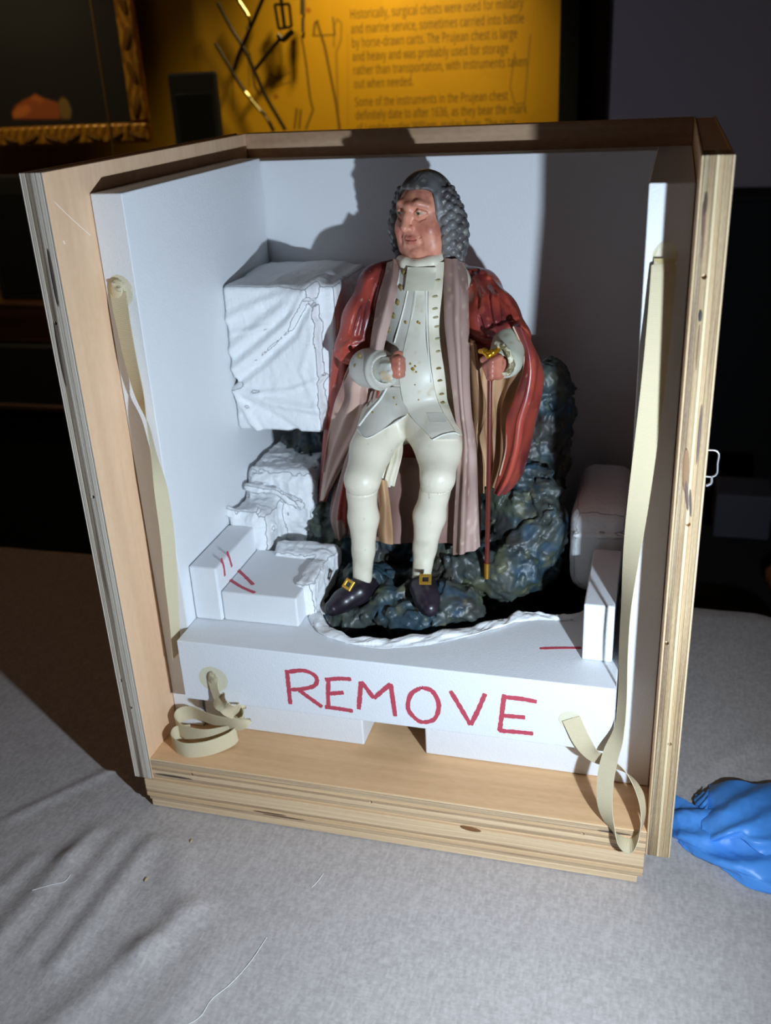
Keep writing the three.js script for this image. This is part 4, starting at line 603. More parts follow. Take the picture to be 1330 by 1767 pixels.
  strip([[[686, 446, -.208], [680, 447, -.200], [675, 450, -.206], [666, 456, -.216]].reverse(), [[690, 472, -.1955], [680, 474, -.1895], [670, 478, -.192], [660, 484, -.203]].reverse(), [[684, 505, -.184], [674, 507, -.1785], [664, 510, -.181], [652, 516, -.193]].reverse(), [[675, 545, -.1745], [665, 547, -.169], [655, 550, -.172], [646, 553, -.184]].reverse(), [[666, 580, -.168], [656, 582, -.163], [648, 584, -.166], [641, 585, -.178]].reverse(), [[658, 618, -.166], [650, 620, -.161], [644, 620, -.165], [638, 620, -.176]].reverse()], 20, 0.0014, (u, v) => 0.0007 * Math.sin(u * 13 + v * 2), pink, matt, 'gown_facing', 'faded pink silk facing of the gown');
  strip([[[766, 446, -.204], [778, 446, -.197], [790, 448, -.201], [801, 454, -.213]], [[766, 475, -.193], [778, 475, -.187], [792, 477, -.1885], [806, 480, -.200]], [[766, 510, -.183], [780, 510, -.1765], [794, 511, -.1775], [807, 513, -.190]], [[768, 560, -.170], [781, 560, -.164], [795, 560, -.166], [808, 561, -.180]], [[774, 610, -.160], [786, 610, -.1545], [798, 610, -.158], [809, 610, -.172]], [[780, 660, -.156], [790, 660, -.151], [800, 660, -.1545], [810, 660, -.167]], [[787, 715, -.156], [795, 715, -.151], [804, 715, -.154], [814, 715, -.164]], [[794, 765, -.152], [801, 765, -.147], [811, 765, -.150], [822, 765, -.158]], [[790, 820, -.146], [799, 820, -.140], [813, 820, -.145], [825, 820, -.153]], [[786, 880, -.142], [797, 880, -.135], [813, 880, -.141], [827, 880, -.147]], [[783, 930, -.139], [796, 930, -.132], [811, 928, -.138], [828, 922, -.143]], [[782, 958, -.138], [796, 956, -.131], [812, 952, -.137], [829, 944, -.141]]], 28, 0.0014, (u, v) => 0.0011 * Math.sin(u * 14 + v * 3) * (0.6 + v), pink, matt, 'gown_facing', 'long faded pink silk facing hanging beside the leg');
  // skirt of the gown behind the legs
  strip([[[580, 790, -.205], [620, 790, -.185], [660, 790, -.176], [700, 790, -.172], [745, 790, -.168], [790, 790, -.160], [826, 790, -.168]], [[576, 840, -.195], [612, 840, -.178], [655, 840, -.168], [700, 840, -.163], [745, 840, -.160], [795, 840, -.155], [828, 840, -.160]], [[572, 890, -.185], [604, 890, -.170], [652, 890, -.160], [700, 890, -.157], [745, 890, -.154], [797, 890, -.150], [830, 890, -.156]], [[584, 928, -.178], [606, 930, -.164], [652, 935, -.154], [700, 938, -.152], [745, 938, -.150], [797, 940, -.148], [828, 938, -.154]]], 90, 0.0016, (u, v) => 0.0032 * Math.sin(u * 30 + 1.2 * v) * (0.4 + 0.6 * v), (x, y, z) => mixc(mixc(BROWN, rgb(128, 88, 76), 0.6), PINK, 0.35 * sstep(0, 0.4, fbm(x * 60, y * 20, z * 60, 3))), matt, 'gown_skirt', 'brownish pink gown skirt behind the legs');
  strip([[[652, 826, -.140], [660, 828, -.136], [668, 830, -.140]], [[655, 870, -.140], [664, 870, -.133], [673, 870, -.140]], [[652, 910, -.139], [663, 912, -.131], [677, 912, -.139]], [[654, 934, -.139], [665, 938, -.131], [678, 940, -.138]]], 14, 0.0014, null, tan, matt, 'gown_fold', 'tan pointed fold between the legs');
  strip([[[668, 752, -.168], [680, 752, -.162], [694, 752, -.168]], [[658, 790, -.160], [676, 790, -.153], [694, 782, -.160]], [[650, 816, -.153], [666, 824, -.145], [684, 822, -.152]], [[652, 836, -.150], [664, 841, -.143], [680, 838, -.150]]], 36, 0.0014, (u) => 0.0016 * Math.sin(u * 28), cream, paintMat, 'pleated_tail', 'small cream pleated coat tail between the legs');
  // hanging sleeve at the left: red outside, pale pink lining in front
  strip([[[574, 602, -.196], [584, 604, -.192], [596, 606, -.194]], [[569, 650, -.204], [582, 650, -.198], [600, 650, -.200]], [[562, 710, -.208], [578, 710, -.200], [606, 710, -.200]], [[556, 770, -.206], [570, 770, -.198], [596, 770, -.196]], [[552, 830, -.200], [560, 830, -.195], [576, 830, -.192]], [[550, 866, -.196], [556, 866, -.193], [564, 862, -.190]]], 24, 0.003, (u) => 0.0010 * Math.sin(u * 9), red, gloss, 'sleeve_drop', 'red outside of the hanging sleeve');
  strip([[[612, 612, -.176], [618, 616, -.172], [624, 622, -.170], [630, 630, -.172]], [[596, 648, -.186], [608, 652, -.174], [622, 656, -.170], [640, 664, -.176]], [[584, 690, -.192], [602, 694, -.178], [620, 698, -.172], [642, 700, -.178]], [[572, 735, -.194], [590, 738, -.180], [608, 740, -.174], [628, 740, -.180]], [[563, 775, -.194], [576, 778, -.182], [590, 780, -.178], [606, 782, -.184]], [[557, 815, -.194], [565, 818, -.186], [574, 820, -.184], [582, 822, -.188]], [[552, 864, -.193], [555, 864, -.189], [559, 862, -.188], [564, 856, -.189]]], 48, 0.002, (u, v) => 0.0026 * Math.sin(u * 15 + v * 4.5) * Math.sin(Math.PI * clamp(v * 1.05)) - 0.0016 * Math.sin(9 * Math.hypot((u - 0.75) * 1.2, (v - 0.1) * 3)) * sstep(0.6, 0.1, v), (x, y, z) => mixc(rgb(204, 168, 152), rgb(168, 128, 114), sstep(-0.1, 0.4, fbm(x * 60, y * 30, z * 60, 3))), gloss, 'sleeve_lining', 'pale pink lining of the hanging sleeve');
  strip([[[640, 676, -.168], [648, 674, -.165], [656, 672, -.166]], [[628, 715, -.172], [637, 717, -.166], [646, 718, -.168]], [[608, 760, -.176], [618, 762, -.169], [628, 764, -.171]], [[594, 800, -.178], [602, 802, -.171], [611, 804, -.174]], [[580, 850, -.178], [590, 852, -.170], [600, 854, -.173]], [[571, 895, -.176], [584, 897, -.168], [599, 898, -.172]], [[578, 916, -.175], [586, 932, -.168], [598, 914, -.172]]], 20, 0.002, (u, v) => 0.0012 * Math.sin(u * 16), (x, y, z) => noise3(x * 130, y * 20, z * 130) > 0.25 ? red(x, y, z) : pink(x, y, z), matt, 'gown_edge', 'narrow pink and red edge of the gown along the leg');
  // hanging sleeve at the right
  strip([[[884, 562, -.165], [898, 566, -.160], [912, 578, -.170], [917, 588, -.186]], [[902, 606, -.170], [912, 606, -.164], [924, 612, -.174], [931, 620, -.192]], [[903, 640, -.170], [913, 640, -.162], [926, 644, -.172], [936, 650, -.194]], [[890, 686, -.168], [904, 686, -.159], [920, 688, -.170], [930, 692, -.196]], [[876, 725, -.166], [892, 726, -.157], [910, 728, -.168], [921, 732, -.196]], [[873, 775, -.164], [886, 776, -.155], [902, 778, -.166], [912, 780, -.194]], [[862, 820, -.162], [874, 822, -.154], [887, 824, -.164], [898, 824, -.190]], [[852, 852, -.160], [858, 854, -.155], [866, 854, -.162], [874, 850, -.184]]], 30, 0.003, (u, v) => 0.0015 * Math.sin(u * 13 + v * 3) * sstep(0.05, 0.4, v), red, gloss, 'sleeve_drop', 'broad red hanging sleeve beside the cane');
  strip([[[822, 622, -.182], [838, 626, -.186], [860, 632, -.188], [882, 640, -.182], [903, 634, -.172]], [[828, 670, -.178], [842, 672, -.188], [862, 674, -.190], [880, 672, -.186], [896, 672, -.170]], [[834, 705, -.174], [846, 708, -.186], [860, 710, -.188], [872, 710, -.180], [884, 706, -.168]], [[826, 750, -.172], [842, 752, -.184], [856, 754, -.184], [868, 754, -.176], [876, 752, -.166]], [[829, 800, -.168], [842, 800, -.180], [854, 802, -.180], [864, 802, -.172], [870, 800, -.164]], [[834, 838, -.164], [842, 840, -.174], [849, 842, -.174], [854, 844, -.168], [858, 842, -.162]]], 70, 0.002, (u, v) => 0.0042 * Math.sin(u * 17 + 2.4 * Math.sin(v * 5)) * (0.5 + 0.5 * v), tan, matt, 'sleeve_lining', 'tan lining folded inside the hanging sleeve');
  strip([[[810, 585, -.178], [816, 590, -.170], [824, 600, -.176]], [[812, 650, -.176], [822, 652, -.166], [831, 655, -.174]], [[814, 700, -.174], [827, 700, -.163], [839, 704, -.172]], [[816, 750, -.172], [821, 750, -.163], [828, 752, -.170]], [[822, 800, -.168], [829, 800, -.160], [837, 802, -.168]], [[826, 850, -.164], [831, 852, -.157], [836, 850, -.164]]], 18, 0.002, (u, v) => 0.0008 * Math.sin(u * 10), tan, matt, 'sleeve_lining', 'wavy tan edge of the sleeve opening');
  // pale trim along the opening
  part('sleeve_trim', tube([[885, 563, -.164], [902, 604, -.169], [903.5, 638, -.169], [891, 684, -.167], [877, 723, -.165], [873, 775, -.163], [862, 820, -.161]].map(q => at(...q)), 0.0008, 60, 6), M(rgb(196, 164, 140), 0.5), st);
  part('sleeve_trim', tube([[612, 612, -.175], [596, 648, -.185], [584, 690, -.191], [572, 735, -.193], [563, 775, -.193], [557, 815, -.193]].map(q => at(...q)), 0.0007, 60, 6), M(rgb(186, 140, 126), 0.5), st);

  // --- arms: cuffs, lace, hands
  part('coat_cuff', (() => { const f = new Field(); f.chain([at(636, 635, -0.172), at(657, 638, -0.163)], [0.0166, 0.0160], 0.003); f.cut(capsule(at(664, 638, -0.155), at(700, 640, -0.148), 0.0105, 0.012), 0.002); const n = at(658, 638, -0.163).sub(at(618, 634, -0.178)); f.add(ringCut(at(657, 638, -0.1630), n, 0.0150, 0.0023), 0.0015); f.cut(ringCut(at(652, 637.5, -0.165), n, 0.0178, 0.0009), 0.001); return f.mesh(0.0010, greyc); })(), paintMat, st, 'wide grey white coat cuff');
  for (const [u, v] of [[620, 614], [614, 632], [618, 652]]) part('button', blob(at(u, v, -0.1590).add(V(0, 0, 0)), 0.0021, 0.0024, 0.0012, null, 10, 6), oldGold, st, 'small dull gold button');
  part('shirt_ruffle', (() => { const f = new Field(); f.chain([at(662, 638, -0.161), at(675, 637, -0.156)], [0.0108, 0.0092], 0.003); for (let i = 0; i < 9; i++) { const a = i / 9 * Math.PI * 2, y = Math.sin(a), z = Math.cos(a); f.chain([at(664, 638, -0.160).add(V(0, y * 0.010, z * 0.010)), at(677, 637, -0.1565).add(V(0, y * 0.0094, z * 0.0094))], 0.0018, 0.001); } return f.mesh(0.0009, (x, y, z) => mixc(rgb(196, 196, 184), rgb(206, 182, 150), spots(x, y, z, 200, 0.3))); })(), paintMat, st, 'white shirt ruffle');
  const SKIN = rgb(186, 116, 94), skin = (x, y, z) => mixc(SKIN, rgb(160, 92, 76), sstep(-0.1, 0.4, fbm(x * 90, y * 90, z * 90, 3)));
  part('hand', (() => { const f = new Field(); f.ell(at(685, 633, -0.1545), 0.0068, 0.0100, 0.0072, 0.003); for (let i = 0; i < 4; i++) f.chain([at(681, 620 + i * 9, -0.1500), at(688, 619 + i * 9.3, -0.1500), at(695, 620 + i * 9, -0.158)], [0.0026, 0.0025, 0.0022], 0.002); f.chain([at(680, 618, -0.157), at(685, 611, -0.155), at(691, 610, -0.158)], [0.003, 0.0026, 0.0022], 0.0015); return f.mesh(0.0008, skin); })(), paintMat, st, 'hand tucked inside the waistcoat');
  part('coat_cuff', (() => { const f = new Field(); f.chain([at(878, 592, -0.176), at(872, 622, -0.160)], [0.0135, 0.0140], 0.003); f.cut(capsule(at(864, 636, -0.148), at(856, 650, -0.140), 0.010, 0.011), 0.002); return f.mesh(0.0010, (x, y, z) => mixc(rgb(186, 186, 168), rgb(150, 140, 104), sstep(0, 0.45, fbm(x * 90, y * 90, z * 90, 3)))); })(), paintMat, st, 'worn grey white cuff above the cane hand');
  part('lace_ruffle', (() => { const f = new Field(); const P = [[857, 592, -.152], [868, 597, -.147], [876, 606, -.144], [881, 618, -.143], [884, 630, -.145], [878, 640, -.147], [870, 644, -.150]]; P.forEach((q, i) => { if (i) f.chain([at(...P[i - 1]), at(...q)], 0.0022, 0.001); }); for (let i = 0; i < 26; i++) { const p = spl(P.map(q => at(...q)), i / 25); f.ell(p.add(V((rnd() - .5) * .003, (rnd() - .5) * .003, .0015)), 0.0016, 0.0012, 0.0012, 0.0005); } return f.mesh(0.0007, (x, y, z) => spots(x, y, z, 300, 0.1) > 0.5 ? rgb(128, 118, 86) : rgb(206, 200, 172)); })(), paintMat, st, 'lace ruffle at the wrist');
  part('hand', (() => { // closed round the cane
    const f = new Field(); f.ell(at(858, 634, -0.1535), 0.0078, 0.0102, 0.0070, 0.003); f.cap(at(866, 622, -0.157), at(858, 632, -0.153), 0.0065, 0.0075, 0.003);
    for (let i = 0; i < 4; i++) f.chain([at(862 - i * 0.8, 618 + i * 9.2, -0.1470), at(849 - i * 0.2, 624 + i * 8.2, -0.1425), at(838 + i * 2.2, 633 + i * 6.0, -0.1455), at(841 + i * 2, 637 + i * 5.6, -0.151)], [0.0031, 0.0030, 0.0027, 0.0024], 0.0010);
    f.chain([at(856, 616, -0.149), at(843, 616, -0.1465), at(833, 621, -0.149)], [0.0032, 0.0030, 0.0026], 0.0012); return f.mesh(0.00065, skin); })(), paintMat, st, 'hand closed around the cane');
  // --- cane
  const cane = part('cane', tube([[846, 612, -.1490], [845, 660, -.1480], [844, 760, -.1440], [842, 880, -.1390], [840, 974, -.1350]].map(q => at(...q)), 0.0020, 60, 10), M(rgb(104, 44, 34), 0.25), st, 'polished reddish brown cane');
  part('cane_handle', (() => { const f = new Field(); f.chain([[829, 606, -.150], [836, 606, -.146], [843, 613, -.1445], [850, 608, -.145], [859, 604, -.148]].map(q => at(...q)), [0.0021, 0.0024, 0.0027, 0.0025, 0.0020], 0.001); return f.mesh(0.0006); })(), M(rgb(214, 160, 40), 0.25, { metalness: 0.8 }), cane, 'gilt cane handle');
  part('ferrule', (() => { const a = at(840, 972, -0.1350), b = at(839.5, 998, -0.1340), g = new THREE.CylinderGeometry(0.0025, 0.0021, a.distanceTo(b), 14); g.applyQuaternion(new THREE.Quaternion().setFromUnitVectors(V(0, 1, 0), a.clone().sub(b).normalize())); const c = a.clone().lerp(b, 0.5); g.translate(c.x, c.y, c.z); return g; })(), M(rgb(186, 138, 50), 0.35, { metalness: 0.7 }), cane, 'brass ferrule');

  // --- head: one sculpted surface in its own axes, millimetres, turned to the sitter's right
  const hc = at(733, 370, -0.218), hq = new THREE.Quaternion().setFromEuler(new THREE.Euler(0.03, -0.44, 0.03, 'YXZ')), k3 = 0.001;
  const hp = (x, y, z) => V(x * k3, y * k3, z * k3).applyQuaternion(hq).add(hc), hinv = hq.clone().invert();
  const toHead = (x, y, z) => V(x, y, z).sub(hc).applyQuaternion(hinv).divideScalar(k3);
  const E_ = (f, c, r, k = 3) => f.ell(hp(...c), r[0] * k3, r[1] * k3, r[2] * k3, k * k3, hq), Cc = (f, P, r, k = 1.5) => f.chain(P.map(p => hp(...p)), (Array.isArray(r) ? r : P.map(() => r)).map(v => v * k3), k * k3), Gg = (f, P, r, k = 1.2) => f.groove(P.map(p => hp(...p)), r * k3, k * k3);
  const face = new Field(), EX = 10.2;
  E_(face, [0, 3, -1], [21.5, 24, 23], 3); E_(face, [0, -14, 3.5], [21, 20, 18], 7); E_(face, [0, -26, 7], [18, 12, 14], 7); E_(face, [0, -30, 15.5], [7.5, 5.5, 6], 5); E_(face, [0, -35, 4], [16, 7, 13], 6);
  for (const s of [-1, 1]) { E_(face, [s * 12.5, -10, 13.0], [8, 8.5, 7], 6); E_(face, [s * 13.5, -22, 9], [7, 9, 7], 6); Cc(face, [[s * 2.5, 10.4, 20.6], [s * 9.0, 11.6, 19.2], [s * 15.5, 9.2, 14.6]], [1.2, 1.4, 1.1], 5); }
  for (const s of [-1, 1]) face.cut(ellipsoid(hp(s * EX, 4.8, 22.2), 5.2 * k3, 3.0 * k3, 3.6 * k3, hq), 0.004);
  Cc(face, [[0, 8.5, 20.2], [0, 2, 23.3], [0, -6.0, 27.2]], [2.4, 2.5, 3.6], 3); for (const s of [-1, 1]) { E_(face, [s * 3.8, -7.2, 23.6], [2.6, 2.3, 2.9], 1.8); Gg(face, [[s * 6.0, -7, 23.6], [s * 9.4, -13, 22.0], [s * 10.6, -19, 20.0]], 0.6, 3); face.cut(ellipsoid(hp(s * 1.9, -9.7, 25), 0.8 * k3, 0.5 * k3, 1.0 * k3, hq), 0.0006); }
  for (const s of [-1, 1]) { E_(face, [s * EX, 4.4, 16.2], [4.3, 3.3, 3.8], 0.5); Cc(face, [[s * (EX - 4.4), 4.5, 19.4], [s * EX, 6.3, 20.0], [s * (EX + 4.6), 4.5, 16.6]], [0.9, 1.25, 0.9], 1.0); Cc(face, [[s * (EX - 4.4), 3.6, 19.3], [s * EX, 2.5, 19.6], [s * (EX + 4.4), 3.5, 16.4]], [0.9, 1.15, 0.9], 1.0); Gg(face, [[s * 5, -0.2, 20.3], [s * 9.4, -1.5, 19.8], [s * 13.6, -0.2, 16.8]], 0.4, 1.8); }
  Cc(face, [[-8.0, -15.2, 19.8], [-2.4, -15.0, 21.9], [0, -15.4, 22.1], [2.4, -15.0, 21.9], [8.0, -15.2, 19.8]], [0.6, 0.8, 0.7, 0.8, 0.6], 2.5); Cc(face, [[-6.0, -17.6, 19.9], [0, -18.4, 21.5], [6.0, -17.6, 19.9]], [0.8, 1.1, 0.8], 2.5); Gg(face, [[-10.0, -14.4, 19.4], [-5, -16.4, 21.4], [0, -16.8, 22.6], [5, -16.4, 21.4], [10.0, -14.4, 19.4]], 0.5, 0.7); Gg(face, [[-5, -22.2, 22.2], [0, -23.0, 22.6], [5, -22.2, 22.2]], 0.8, 3); Gg(face, [[-12, -30.5, 15.5], [0, -36, 18.5], [12, -30.5, 15.5]], 0.6, 2);
  const faceCol = (x, y, z) => { const p = toHead(x, y, z), ax = Math.abs(p.x), n = fbm(x * 130, y * 130, z * 130, 3); let c = mixc(rgb(216, 146, 120), rgb(186, 114, 94), sstep(-0.1, 0.45, n)); c = mixc(c, rgb(176, 84, 72), 0.55 * Math.exp(-(((ax - 12) / 6) ** 2) - (((p.y + 9) / 6) ** 2)));
    if (p.z > 18.5 && p.y < -14.2 && p.y > -19.9 && ax < 6.8 - Math.abs(p.y + 16.8) * 0.8) c = mixc(c, rgb(176, 92, 80), 0.4);
    const ex = (ax - EX) / 3.9, ey = (p.y - 4.4) / 1.25; if (p.z > 14 && ex * ex + ey * ey < 0.9) { c = rgb(178, 164, 140); const gx = p.x - (p.x > 0 ? EX - 0.6 : -EX - 0.6), r = Math.hypot(gx, p.y - 4.4); if (r < 1.7) c = rgb(92, 78, 54); if (r < 0.8) c = rgb(34, 28, 24); }
    if (p.z > 12 && Math.abs(ex) < 1.5 && Math.abs(p.y - (10.6 - Math.max(0, ax - 8) * 0.25)) < 1.0 && ax > 3.5) c = mixc(c, rgb(140, 104, 90), 0.4); return c; };
  part('head', face.mesh(0.0006, faceCol), paintMat, st, 'ruddy clean shaven face turned aside');
  const wig = new Field(); E_(wig, [0, 3.5, -3.0], [24.2, 31.5, 27.0], 2); E_(wig, [0, -12, -9], [22, 30, 20], 8);
  { const e = new THREE.Matrix4().makeRotationFromQuaternion(hinv).elements, bx = rbox(V(0, -36, 33), 19.8, 57.5, 27.5, 8); wig.cut((x, y, z) => { const a = (x - hc.x) * 1000, b = (y - hc.y) * 1000, c = (z - hc.z) * 1000; return bx(e[0] * a + e[4] * b + e[8] * c, e[1] * a + e[5] * b + e[9] * c, e[2] * a + e[6] * b + e[10] * c) * k3; }, 0.003); }
  for (const s of [-1, 1]) Cc(wig, [[s * 19.6, 16, 7.5], [s * 21.2, 4, 6], [s * 21.6, -10, 5], [s * 21.0, -26, 5]], [2.0, 2.2, 2.4, 2.6], 3);
  for (let i = -5; i <= 5; i++) Gg(wig, [[i * 3.2, 30.0 - Math.abs(i) * 0.9, 13.0 - i * i * 0.12], [i * 3.9, 35.6 - i * i * 0.24, 2], [i * 4.2, 33.5 - i * i * 0.26, -10]], 0.25, 0.8);
  for (const s of [-1, 1]) { const sh = s < 0 ? 4.0 : 0; Cc(wig, [[s * (16.5 + sh), 16, -5], [s * (21.5 + sh), -2, -5], [s * (23 + sh), -22, -3], [s * (21.5 + sh), -37, -1]], [5, 7.5, 7.5, 5.5], 6);
    for (let r = 0; r < 9; r++) for (let q = 0; q < 5; q++) { const y = 19 - r * 7.3 - (q % 2) * 3.65, ang = -0.85 + q * 0.58, t = clamp((20 - y) / 58), bu = Math.sin(Math.PI * Math.min(1, t * 0.80 + 0.03)), R = 3.2 + 5.4 * bu, cr = 3.0 + 1.5 * bu; if (y < -40 || y > 19.5) continue; const ax = s * (19.0 + sh + 5.2 * bu); E_(wig, [ax + s * R * Math.cos(ang), y, -5 + R * Math.sin(ang) * 1.2], [cr, cr * 0.95, cr], 0.4); } E_(wig, [s * (22.5 + sh), -40, 0], [7, 4.4, 7], 1); }
  const wigCol = (x, y, z) => { const n = fbm(x * 90, y * 90, z * 90, 3), p = toHead(x, y, z); let c = mixc(rgb(112, 110, 110), rgb(76, 72, 72), sstep(-0.2, 0.35, n)); return mixc(c, rgb(150, 146, 134), 0.5 * spots(x, y, z, 240, 0.5)); };
  part('wig', wig.mesh(0.00075, wigCol), paintMat, st, 'grey curled judge style wig');

  // --- shoes
  const shoeCol = (x, y, z) => mixc(mixc(rgb(42, 34, 44), rgb(24, 20, 26), sstep(-0.2, 0.3, fbm(x * 60, y * 60, z * 60, 2))), rgb(190, 168, 124), 0.9 * spots(x, y, z, 170, 0.68));
  const shoe = (pts, rs, hole, mark) => { const f = new Field(); f.chain(pts.map(q => at(...q)), rs, 0.004); f.cut(capsule(at(...hole[0]), at(...hole[1]), hole[2], hole[2]), 0.0015); const s = part('shoe', f.mesh(0.0008, shoeCol), gloss, st, 'dark buckled shoe'); const c = at(...mark), b = new THREE.Shape(); b.moveTo(-0.0046, -0.0040); b.lineTo(0.0046, -0.0040); b.lineTo(0.0046, 0.0040); b.lineTo(-0.0046, 0.0040); b.closePath(); const h = new THREE.Path(); h.moveTo(-0.0029, -0.0023); h.lineTo(-0.0029, 0.0023); h.lineTo(0.0029, 0.0023); h.lineTo(0.0029, -0.0023); b.holes.push(h);
    const g = new THREE.ExtrudeGeometry(b, { depth: 0.0012, bevelEnabled: true, bevelSize: 0.0004, bevelThickness: 0.0004, bevelSegments: 1 }); g.applyQuaternion(new THREE.Quaternion().setFromEuler(new THREE.Euler(mark[3], mark[4], mark[5], 'YXZ'))); g.translate(c.x, c.y, c.z); part('buckle', g, M(rgb(206, 160, 60), 0.3, { metalness: 0.7 }), s, 'square gilt buckle'); };
  shoe([[634, 1014, -.126], [617, 1020, -.116], [592, 1037, -.106], [574, 1049, -.099]], [0.0108, 0.0112, 0.0098, 0.0072], [[626, 975, -.126], [626, 1000, -.124], 0.0085], [602, 1009, -.0985, -0.75, -0.45, -0.15]);
  shoe([[728, 1004, -.126], [731, 1014, -.116], [737, 1034, -.105], [741, 1048, -.097]], [0.0102, 0.0110, 0.0104, 0.0080], [[728, 966, -.126], [727, 990, -.124], 0.0080], [734, 1000, -.1010, -0.65, 0.15, 0.0]);

  // --- rock seat and base
  const rock = new Field(); const rk = (u, v, z, rx, ry = rx, rz = rx, k = 0.006) => rock.ell(at(u, v, z), rx, ry, rz, k);
  rk(950, 657, -.240, .0165, .0170, .018, .004); rk(942, 708, -.244, .0220, .026, .026, .010); rk(925, 760, -.245, .028, .034, .03, .012); rk(957, 742, -.240, .0145, .019, .018, .005); rk(885, 800, -.250, .045, .055, .040, .015); rk(895, 870, -.215, .036, .042, .038, .014); rk(938, 866, -.194, .0150, .022, .016, .003); rk(946, 905, -.188, .0185, .026, .018, .003); rk(905, 945, -.188, .032, .034, .032, .010); rk(870, 985, -.168, .030, .026, .030, .010); rk(935, 975, -.185, .018, .018, .02, .006);
  rk(730, 760, -.262, .060, .06, .03, .012); rk(560, 790, -.268, .030, .045, .026, .01); rk(514, 772, -.274, .018, .018, .018); rk(700, 900, -.215, .080, .050, .045, .014); rk(580, 930, -.215, .030, .055, .03, .01); rk(575, 985, -.175, .022, .024, .032, .01); rk(800, 985, -.160, .026, .022, .026, .010); rk(770, 950, -.178, .024, .024, .024, .010);
  rk(640, 1010, -.145, .024, .022, .026, .010); rk(665, 1048, -.118, .0190, .0170, .020, .008); rk(605, 1064, -.110, .0220, .0125, .016, .006); rk(572, 1070, -.106, .0130, .0095, .012, .004); rk(700, 1062, -.108, .0225, .0150, .018, .006); rk(745, 1066, -.112, .0210, .0125, .018, .006); rk(787, 1044, -.120, .0190, .0170, .018, .006); rk(730, 1020, -.140, .034, .018, .024, .010);
  rock.ell(V(0.235, 0.083, -0.185), 0.092, 0.0125, 0.088, 0.006);
  rock.cut(capsule(at(686, 965, -.14), at(690, 1010, -.135), 0.009, 0.010), 0.004);
  rock.cut((x, y, z) => y - 0.0700, 0.001);
  rock.cut((x, y, z) => Math.min(legs.at(x, y, z)), 0.0015);
  const rockN = (x, y, z) => { const w = 1.3 * noise3(x * 26, y * 26, z * 26), q = ridge(x * 40 + w, y * 30 + w, z * 40, 3); return 0.0135 * (q - 0.62) + 0.0070 * fbm(x * 105, y * 90, z * 105, 3); };
  const rockCol = (x, y, z) => { const a = fbm(x * 34, y * 34, z * 34, 3), b = fbm(x * 50 + 9, y * 50, z * 50, 3), c0 = fbm(x * 28, y * 28 + 20, z * 28, 2); let c = mixc(rgb(64, 70, 66), rgb(46, 66, 76), sstep(-0.15, 0.25, a)); c = mixc(c, rgb(80, 82, 54), 0.6 * sstep(0.02, 0.4, b)); c = mixc(c, rgb(58, 52, 46), 0.75 * sstep(0.05, 0.3, c0)); c = mixc(c, rgb(50, 82, 108), 0.55 * sstep(0.15, 0.5, fbm(x * 60 + 31, y * 60, z * 60, 3))); return mixc(c, rgb(134, 130, 92), 0.35 * sstep(0.25, 0.5, fbm(x * 120, y * 120 + 7, z * 120, 3))); };
  part('rock', rock.mesh(0.0014, rockCol, rockN), coat({ roughness: 0.45 }), st, 'rugged blue green painted rock seat and base');
}

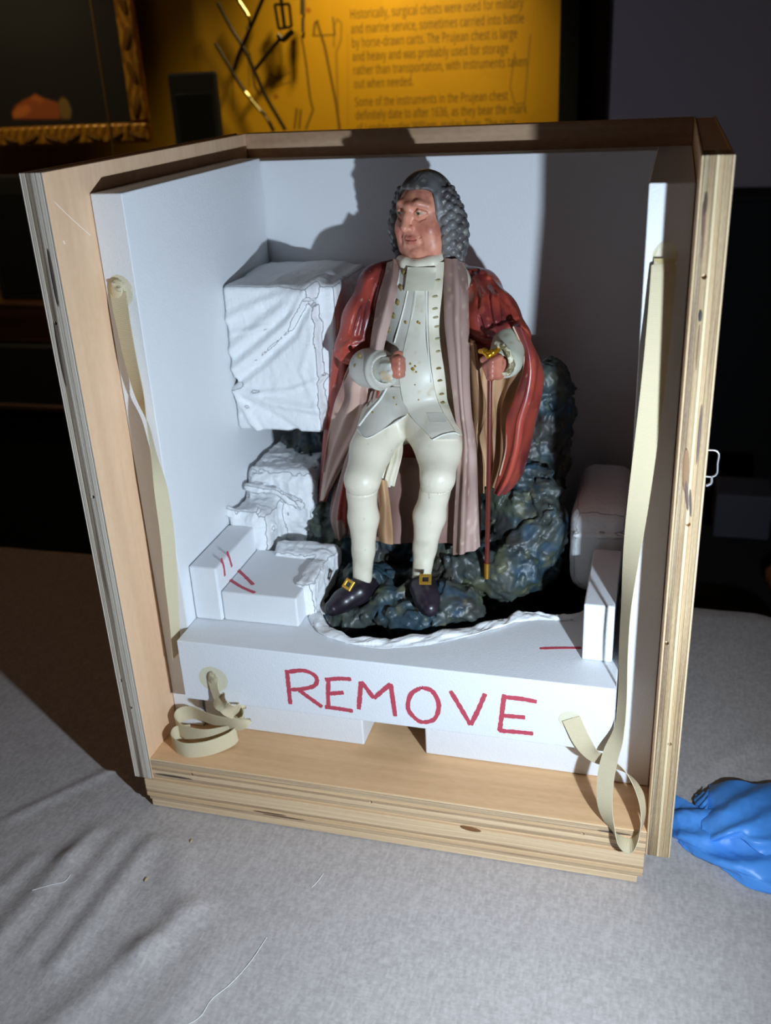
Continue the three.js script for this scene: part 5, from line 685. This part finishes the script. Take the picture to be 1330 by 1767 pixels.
// ---------------------------------------------------------------- blue glove lying on the paper
{
  const T = TABLE, nitrile = M([0.085, 0.31, 0.80], 0.42, { side: THREE.DoubleSide });
  const g = thing('rubber_glove', 'crumpled bright blue nitrile glove lying on the paper beside the crate', 'glove', atY(1260, 1440, T));
  const p = (u, v, h) => atY(u, v, T + h), wr = (a, s, o) => (u, v, q) => a * (ridge(u * s + o, v * s * 0.7, o, 3) - 0.5) * 0.6 + a * 0.6 * Math.sin(u * 11 + v * 17 + o);
  part('lower_fold', sheet([[p(1160, 1376, .001), p(1185, 1382, .006), p(1215, 1392, .012), p(1250, 1400, .014), p(1300, 1405, .014), p(1350, 1405, .012)], [p(1150, 1398, .002), p(1180, 1402, .012), p(1215, 1412, .016), p(1255, 1425, .016), p(1300, 1430, .018), p(1355, 1430, .016)], [p(1150, 1422, .001), p(1178, 1430, .010), p(1212, 1445, .012), p(1250, 1460, .010), p(1300, 1475, .014), p(1360, 1480, .012)], [p(1160, 1440, .0005), p(1180, 1452, .006), p(1212, 1470, .009), p(1250, 1490, .010), p(1290, 1508, .011), p(1360, 1530, .010)], [p(1166, 1449, .0005), p(1186, 1464, .0008), p(1216, 1484, .0008), p(1256, 1510, .0008), p(1302, 1532, .0008), p(1360, 1552, .0008)]], 70, 60, 0.0006, wr(0.0034, 9, 1)), nitrile, g, 'flattened fingers of the glove');
  part('upper_fold', sheet([[p(1222, 1352, .004), p(1250, 1350, .012), p(1285, 1349, .014), p(1322, 1350, .012), p(1370, 1352, .006)], [p(1219, 1378, .012), p(1250, 1378, .022), p(1285, 1378, .024), p(1322, 1380, .022), p(1372, 1384, .014)], [p(1213, 1408, .014), p(1248, 1410, .024), p(1285, 1412, .026), p(1322, 1415, .024), p(1374, 1420, .016)], [p(1212, 1440, .012), p(1246, 1438, .021), p(1280, 1436, .024), p(1318, 1446, .022), p(1374, 1452, .014)], [p(1216, 1458, .006), p(1244, 1452, .014), p(1275, 1444, .019), p(1306, 1468, .016), p(1374, 1496, .010)]], 60, 60, 0.0006, wr(0.0026, 8, 4)), nitrile, g, 'folded over cuff of the glove');
  part('bead', sheet([[p(1200, 1372, .004), p(1212, 1368, .010), p(1222, 1362, .014)], [p(1198, 1384, .006), p(1210, 1382, .014), p(1221, 1380, .018)], [p(1204, 1396, .006), p(1212, 1397, .012), p(1219, 1398, .016)]], 16, 16, 0.0006, wr(0.001, 4, 2)), nitrile, g);
}

// ---------------------------------------------------------------- the lamp itself, out of view, lighting the crate from the right
{
  const dir = LAMP_AIM.clone().sub(LAMP).normalize(), back = LAMP.clone().addScaledVector(dir, -0.012);
  const q = new THREE.Quaternion().setFromUnitVectors(V(0, 1, 0), dir), lamp = thing('unseen_work_lamp', 'unseen lamp lighting the crate from the right, built as a small black LED lamp on a stand', 'lamp', V(0.64, TABLE, 0.46));
  const cyl = (r0, r1, h, c) => { const g = new THREE.CylinderGeometry(r0, r1, h, 28); g.applyQuaternion(q); g.translate(c.x, c.y, c.z); return g; };
  part('lamp_head', cyl(0.016, 0.013, 0.034, LAMP.clone().addScaledVector(dir, -0.024)), black, lamp);
  part('lamp_lens', cyl(0.0135, 0.0135, 0.003, LAMP.clone().addScaledVector(dir, -0.0055)), M(0x111111, 0.3, { emissive: new THREE.Color(0.93, 1, 1.1), emissiveIntensity: 4 }), lamp);
  part('stand', tube([LAMP.clone().addScaledVector(dir, -0.04), V(0.60, 0.28, 0.40), V(0.645, 0.15, 0.46), V(0.64, TABLE + 0.01, 0.46)], 0.005, 40, 10), black, lamp);
  { const b = new THREE.CylinderGeometry(0.045, 0.05, 0.012, 32); b.translate(0.64, TABLE + 0.0075, 0.46); part('base', b, black, lamp); }
}
renderer.render(scene, camera);
